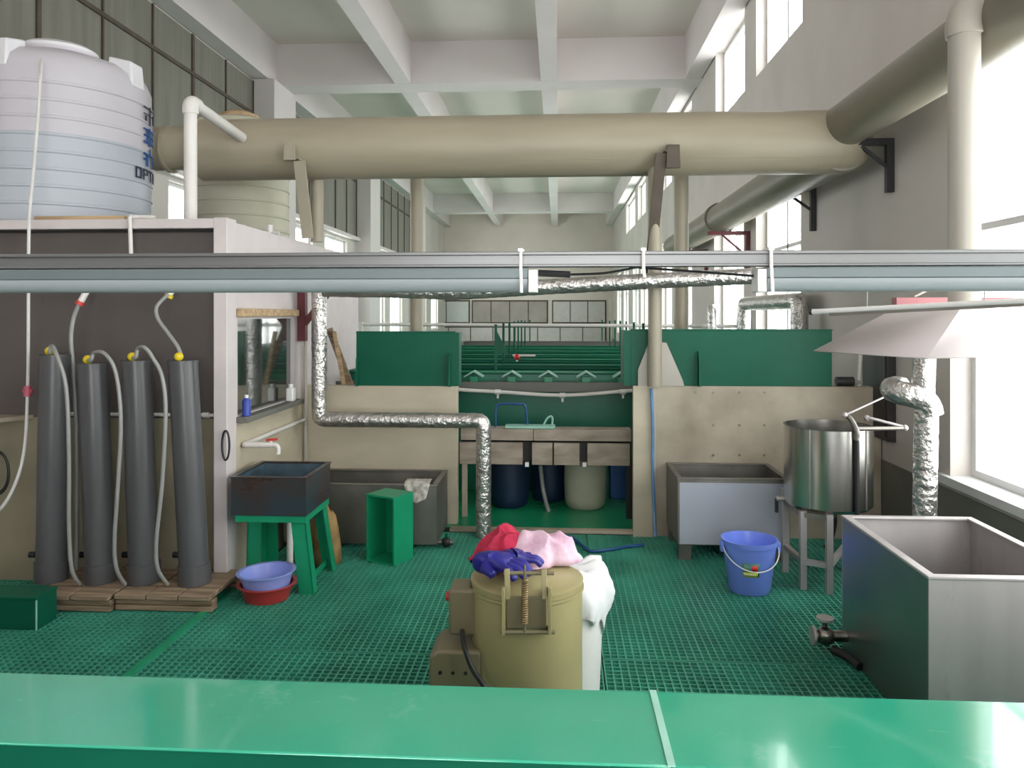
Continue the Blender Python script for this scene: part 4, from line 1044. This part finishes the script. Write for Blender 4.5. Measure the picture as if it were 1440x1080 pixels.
fx, fy = pD(1298, 640, 4.0).x, pD(1298, 640, 4.0).y
t = thing('foil_flue', 'thick foil wrapped flue with a bulging elbow under the extractor hood', 'pipe', (fx, fy, 0), 'foil wrapped pipes')
foil('upper_pipe', None, [(fx + .01, fy, 1.50), (fx + .0, fy, 1.18)], .055, 6, None, t)
foil('elbow', None, [(fx - .05, fy + .16, 1.205), (fx - .12, fy + .10, 1.205), (fx - .145, fy + .03, 1.20), (fx - .115, fy - .02, 1.19), (fx - .02, fy - .02, 1.17), (fx + .02, fy - .02, 1.15), (fx + .03, fy - .02, 1.08)], .062, 7, None, t)
foil('lower_pipe', None, [(fx + .012, fy - .01, 1.12), (fx, fy, .0)], .058, 8, None, t)
# dark panel on the right wall
a = pX(1222, 505, XR - .02); b = pX(1256, 610, XR - .02)
t = thing('wall_cabinet', 'dark brown flat cabinet on the right wall behind the kettle', 'cabinet', (XR, b.y, .72))
MB().box(XR - .06, XR, b.y, a.y + .02, .73, 1.42).build('cabinet_body', 'electric', t, bevel=.004)
MB().box(XR - .068, XR - .06, b.y + .02, a.y, .76, 1.39).build('door', 'electric', t, bevel=.003)
t = thing('small_pump', 'small grey pump and pipe on top of the right low wall', 'pump', pY(1188, 535, 5.62))
q = pY(1190, 533, 5.62); 
MB().cyl((q.x - .06, 5.65, ztr + .035), (q.x + .06, 5.65, ztr + .035), .034, n=16).build('pump_body', 'blacksteel', t)
MB().cyl((q.x + .10, 5.65, ztr), (q.x + .115, 5.65, ztr + .26), .014, n=10).build('outlet_pipe', 'pvc', t)
MB().cyl((q.x + .05, 5.65, ztr + .03), (q.x + .11, 5.65, ztr + .03), .018, n=10).build('coupling', 'pvc_grey', t)

# hoses by the right column
P = [pY(916, 546, 5.56), pY(918, 600, 5.56), pY(918, 660, 5.56), pY(920, 720, 5.56)]; e = pZ(921, 756, .012); P.append(e + Vector((0, -.02, .01)))
tag(MB().tube(P, .012, 10).build('pale_blue_hose', 'bluehose2'), 'pale blue hose hanging down the right low wall beside the column', 'hose')
P = [pZ(u, v, .012) for u, v in ((786, 752), (806, 757), (820, 768), (832, 775), (856, 773), (880, 769), (905, 766))]
tag(MB().tube(P, .011, 10).build('blue_floor_hose', 'bluehose'), 'dark blue hose lying curled on the grating before the opening', 'hose')
q = pZ(627, 772, 0)
t = thing('floor_valve', 'small dark valve on the grating beside the steel trough', 'valve', q)
MB().ball(q + Vector((.0, .02, .04)), .035, 12).build('valve_body', 'black', t)
MB().cyl(q + Vector((-.06, .02, .04)), q + Vector((.05, .02, .04)), .018, n=10).build('valve_pipe', 'brass', t)
MB().cyl(q + Vector((0, .02, .06)), q + Vector((0, .02, .10)), .009, n=8).build('valve_stem', 'green', t)

# ================================================================ SPIN DRYER
dc = pD(741, 812, 2.86); dx_, dy_ = dc.x, dc.y; dr = .205
t = thing('spin_dryer', 'olive green round spin dryer with a sprung lid in the foreground', 'spin dryer', (dx_, dy_, 0))
MB().lathe([(0, .001), (dr, .001), (dr, .585), (dr + .006, .59), (dr + .006, .60), (0, .60)], dx_, dy_, 72).build('drum', 'olive', t)
MB().lathe([(0, .601), (dr + .002, .601), (dr + .004, .622), (dr - .012, .630), (dr - .05, .630), (dr - .055, .634), (0, .638)], dx_, dy_, 72).build('lid', 'olive', t)
# frame of the hinge, facing the camera
fw = Vector((-sn, cs, 0)); rt_ = Vector((cs, sn, 0))
def HP(u, v, off):     # point in front of the drum towards the camera
    d = 2.86 - dr - off; return pD(u, v, d)
for u in (714, 766): MB().bar(HP(u, 842, .012), HP(u - 1, 800, -.005), .018, .03, up=(0, 1, 0)).build('hinge_lug', 'olive', t, bevel=.002)
MB().cyl(HP(708, 806, .0), HP(779, 806, .0), .007, n=12).build('hinge_pin', 'olive_dark', t)
for u in (708, 773): MB().bar(HP(u, 826, .03), HP(u, 892, .03), .012, .022, up=(0, 1, 0)).build('side_arm', 'olive', t, bevel=.002)
MB().cyl(HP(704, 889, .03), HP(780, 889, .03), .007, n=12).build('lower_pin', 'olive_dark', t)
for u in (708, 773):
    A = HP(u, 832, .03); B = pD(u + (4 if u < 740 else -4), 832, 2.86 - dr + .04)
    MB().bar(A, B, .012, .03).build('side_mount', 'olive_dark', t); A = HP(u, 884, .03); B = pD(u + (4 if u < 740 else -4), 884, 2.86 - dr + .04); MB().bar(A, B, .012, .02).build('side_mount', 'olive_dark', t)
MB().hexa([HP(712, 884, .011), HP(769, 884, .011), HP(769, 884, -.03), HP(712, 884, -.03), HP(712, 838, .011), HP(769, 838, .011), HP(769, 838, -.03), HP(712, 838, -.03)]).build('hinge_shade_plate', 'olive_dark', t, bevel=.003)  # dark plate stands for the shade in the hinge recess
P0, P1 = HP(738, 815, .035), HP(738, 878, .035); pts = []
for k in range(20 * 10 + 1):
    q = k / 200; a = 2 * PI * 20 * q; rr = .0088
    pts.append(P0 + (P1 - P0) * q + rt_ * rr * math.cos(a) - fw * rr * math.sin(a))
MB().tube(pts, .0032, 6, spline=False).build('spring', 'spring', t)
MB().cyl(P0 + Vector((0, 0, .05)), P1 - Vector((0, 0, .03)), .0045, n=8).build('spring_rod', 'olive_dark', t)
bxp = pD(651, 848, 2.86)
MB().box(bxp.x - .045, dx_ - dr + .03, bxp.y - .07, bxp.y + .06, .43, .60).build('control_box', 'olive_dark', t, bevel=.012); cbx = bpy.data.objects['control_box']
MB().cyl((bxp.x - .046, bxp.y - .0, .55), (bxp.x - .062, bxp.y, .55), .018, n=16).build('red_button', 'red', cbx)['label'] = 'red push button'
mp_ = pD(632, 940, 2.74)
MB().prism([(mp_.x - .075, mp_.y, .0), (dx_ - dr + .05, mp_.y, .0), (dx_ - dr + .05, mp_.y, .40), (mp_.x - .045, mp_.y, .40), (mp_.x - .075, mp_.y, .375)], (0, .2, 0)).build('motor_cover', 'olive_dark', t, bevel=.012); mcv = bpy.data.objects['motor_cover']
for u in (619, 637, 655): q = pD(u, 946, 2.74); MB().cyl((q.x, mp_.y + .002, q.z), (q.x, mp_.y - .003, q.z), .0065, n=12).build('vent_hole', 'black', mcv)
MB().tube([pD(650, 880, 2.84), pD(652, 905, 2.70), pD(664, 940, 2.67), pD(684, 970, 2.64), pD(700, 1005, 2.62)], .009, 8).build('power_cable', 'black', t)

def drape(cx, cy, z0, rx, ry, h, seed, ang, nf, nr=30, na=96, pk=(0, 0)):
    vs = []; fs_ = []; ca, sa = math.cos(ang), math.sin(ang)
    for i in range(nr + 1):
        q = i / nr
        for k in range(na):
            a = 2 * PI * k / na
            o = 1 + .13 * math.sin(3 * a + seed) + .07 * math.sin(5 * a + 2 * seed) + .05 * math.sin(11 * a + seed)
            x, y = q * math.cos(a) * o, q * math.sin(a) * o
            u_ = x * ca + y * sa; v_ = -x * sa + y * ca
            wv = noise.noise(Vector((x * 1.3, y * 1.3, seed))) * 2.2
            fold = 1 - abs(math.sin(nf * u_ + wv + .5 * v_))
            fold2 = 1 - abs(math.sin(nf * .6 * v_ + 1.7 * wv + seed))
            base = max(0, 1 - ((x - pk[0]) ** 2 + (y - pk[1]) ** 2) * .8) ** .8
            edge = min(1, (1 - q) * 5)
            zz = h * (base * .8 + .20 * fold * edge + .12 * fold2 * edge + .10 * wv * edge * .5) * (edge ** .5)
            vs.append((cx + x * rx, cy + y * ry, z0 + max(.003, zz)))
    for i in range(nr):
        for k in range(na): fs_.append((i * na + k, i * na + (k + 1) % na, (i + 1) * na + (k + 1) % na, (i + 1) * na + k))
    fs_.append(tuple(nr * na + k for k in range(na)))
    return MB().add(vs, fs_)
# cloths and gloves on the lid
LZ = .640
cpos = lambda u, d: pD(u, 800, d)
q = cpos(757, 2.97)
tag(drape(q.x - .02, q.y + .01, LZ, .155, .10, .125, 1.3, .7, 4.2, pk=(.25, .1)).build('pink_cloth', 'cloth_pink', ang=180), 'crumpled pale pink cloth on the spin dryer lid', 'cloth')
q = cpos(702, 3.0)
tag(drape(q.x, q.y + .015, LZ, .12, .08, .125, 3.1, -.9, 4.6, pk=(.25, .1)).build('red_cloth', 'cloth_red', ang=180), 'crumpled red cloth at the left on the spin dryer lid', 'cloth')
def glove(cx, cy, cz, ang, label, sc=1.0, seed=0):
    me = bpy.data.meshes.new('rubber_glove'); bm = bmesh.new(); sk = bm.verts.layers.skin.verify()
    V = []; E = []
    def add(p, r, par):
        v = bm.verts.new(p); v[sk].radius = (r, r * .85)
        if par is not None: bm.edges.new((par, v))
        return v
    w0 = add((0, -.07, .034), .036, None); w0[sk].use_root = True
    p1 = add((0, -.02, .042), .042, w0); p2 = add((0, .015, .042), .038, p1)
    for k, (ox, ln) in enumerate(((-.034, .055), (-.012, .07), (.012, .068), (.034, .05))):
        a = add((ox * .9, .035, .044), .0145, p2); b = add((ox * 1.15, .035 + ln * .6, .040), .0125, a); c = add((ox * 1.2, .035 + ln * .95, .018), .0115, b)
    th_ = add((.05, .0, .036), .015, p1); add((.058, .03, .03), .0135, th_)
    bm.to_mesh(me); bm.free()
    o = bpy.data.objects.new('rubber_glove', me); COL.objects.link(o)
    me.materials.append(M['glove'])
    m_ = o.modifiers.new('skin', 'SKIN'); m_.use_smooth_shade = True
    o.modifiers.new('sub', 'SUBSURF').levels = 2; o.modifiers['sub'].render_levels = 2
    o.location = (cx, cy, cz); o.rotation_euler = (0, 0, ang); o.scale = (sc, sc, sc); ORG[o.name] = Vector((cx, cy, cz))
    return tag(o, label, 'glove', 'blue rubber gloves')
q = cpos(697, 2.80); glove(q.x, q.y + .0, LZ - .002, -2.0, 'blue rubber glove with curled fingers at the front of the lid', 1.35)
q = cpos(722, 2.88); glove(q.x, q.y - .0, LZ - .002, -1.2, 'blue rubber glove half under the pink cloth', 1.15)

# white bag in bin behind
wc = pD(789, 900, 3.30)
t = thing('waste_bin', 'white bin with a white plastic bag bulging over its rim behind the spin dryer', 'bin', (wc.x, wc.y, 0))
MB().lathe([(0, .001), (.165, .001), (.185, .47), (.178, .47), (.158, .012), (0, .012)], wc.x, wc.y, 48).build('bin_body', 'white', t)
vs = []; fs = []; na = 96; prof = [(.190, .32), (.200, .34), (.208, .39), (.212, .44), (.205, .49), (.190, .52), (.15, .53), (.1, .51), (.001, .50)]
for i, (r, z) in enumerate(prof):
    for k in range(na):
        a = 2 * PI * k / na
        fo = 1 + (.06 * math.sin(7 * a + i * .8) + .035 * math.sin(13 * a + 1.3 * i) + .05 * noise.noise(Vector((math.cos(a) * 3, math.sin(a) * 3, i * .6)))) * (1 if i < 7 else .3)
        zz = z + (.025 * math.sin(5 * a) + .02 * math.sin(11 * a + 1)) * (1.5 if i == 0 else .5)
        vs.append((wc.x + r * max(fo, .97 if i < 4 else .8) * math.cos(a), wc.y + r * max(fo, .97 if i < 4 else .8) * math.sin(a), zz))
for i in range(len(prof) - 1):
    for k in range(na): fs.append((i * na + k, i * na + (k + 1) % na, (i + 1) * na + (k + 1) % na, (i + 1) * na + k))
MB().add(vs, fs).build('plastic_bag', 'whitebag', t, ang=70)

# ================================================================ LIGHT
wd_ = bpy.data.worlds.new('sky'); S.world = wd_; wd_.use_nodes = True
bg = wd_.node_tree.nodes['Background']; bg.inputs['Color'].default_value = (1.0, 1.0, 1.0, 1); bg.inputs['Strength'].default_value = 7.0
def portal(loc, rot, sx, sy):
    l = bpy.data.lights.new('sky_portal', 'AREA'); l.shape = 'RECTANGLE'; l.size = sx; l.size_y = sy; l.cycles.is_portal = True
    o = bpy.data.objects.new('sky_portal', l); COL.objects.link(o); o.location = loc; o.rotation_euler = rot
for y0, y1, z0, z1 in low + upw: portal((XR + .3, (y0 + y1) / 2, (z0 + z1) / 2), (0, PI / 2, 0), z1 - z0, y1 - y0)
for y0, y1, z0, z1 in leftw: portal((XL - .3, (y0 + y1) / 2, (z0 + z1) / 2), (0, -PI / 2, 0), z1 - z0, y1 - y0)
portal((.35, Y0 - .1, 1.7), (PI / 2, 0, 0), 3.1, 3.8)

cam = bpy.data.cameras.new('camera'); co = bpy.data.objects.new('camera', cam); COL.objects.link(co); S.camera = co
co.location = (0, 0, EYE); co.rotation_euler = (PI / 2, 0, TH)
cam.sensor_width = 36; cam.lens = 27.0; cam.shift_y = -98 / 1440; cam.clip_start = .05; cam.clip_end = 200
S.view_settings.view_transform = 'Standard'; S.view_settings.look = 'None'; S.view_settings.gamma = 1; S.view_settings.use_curve_mapping = False
S.view_settings.exposure = 0.12
S.cycles.use_denoising = True; S.cycles.max_bounces = 10; S.cycles.diffuse_bounces = 6; S.cycles.glossy_bounces = 4
S.cycles.transparent_max_bounces = 12; S.cycles.caustics_reflective = False; S.cycles.caustics_refractive = False
S.cycles.sample_clamp_indirect = 6
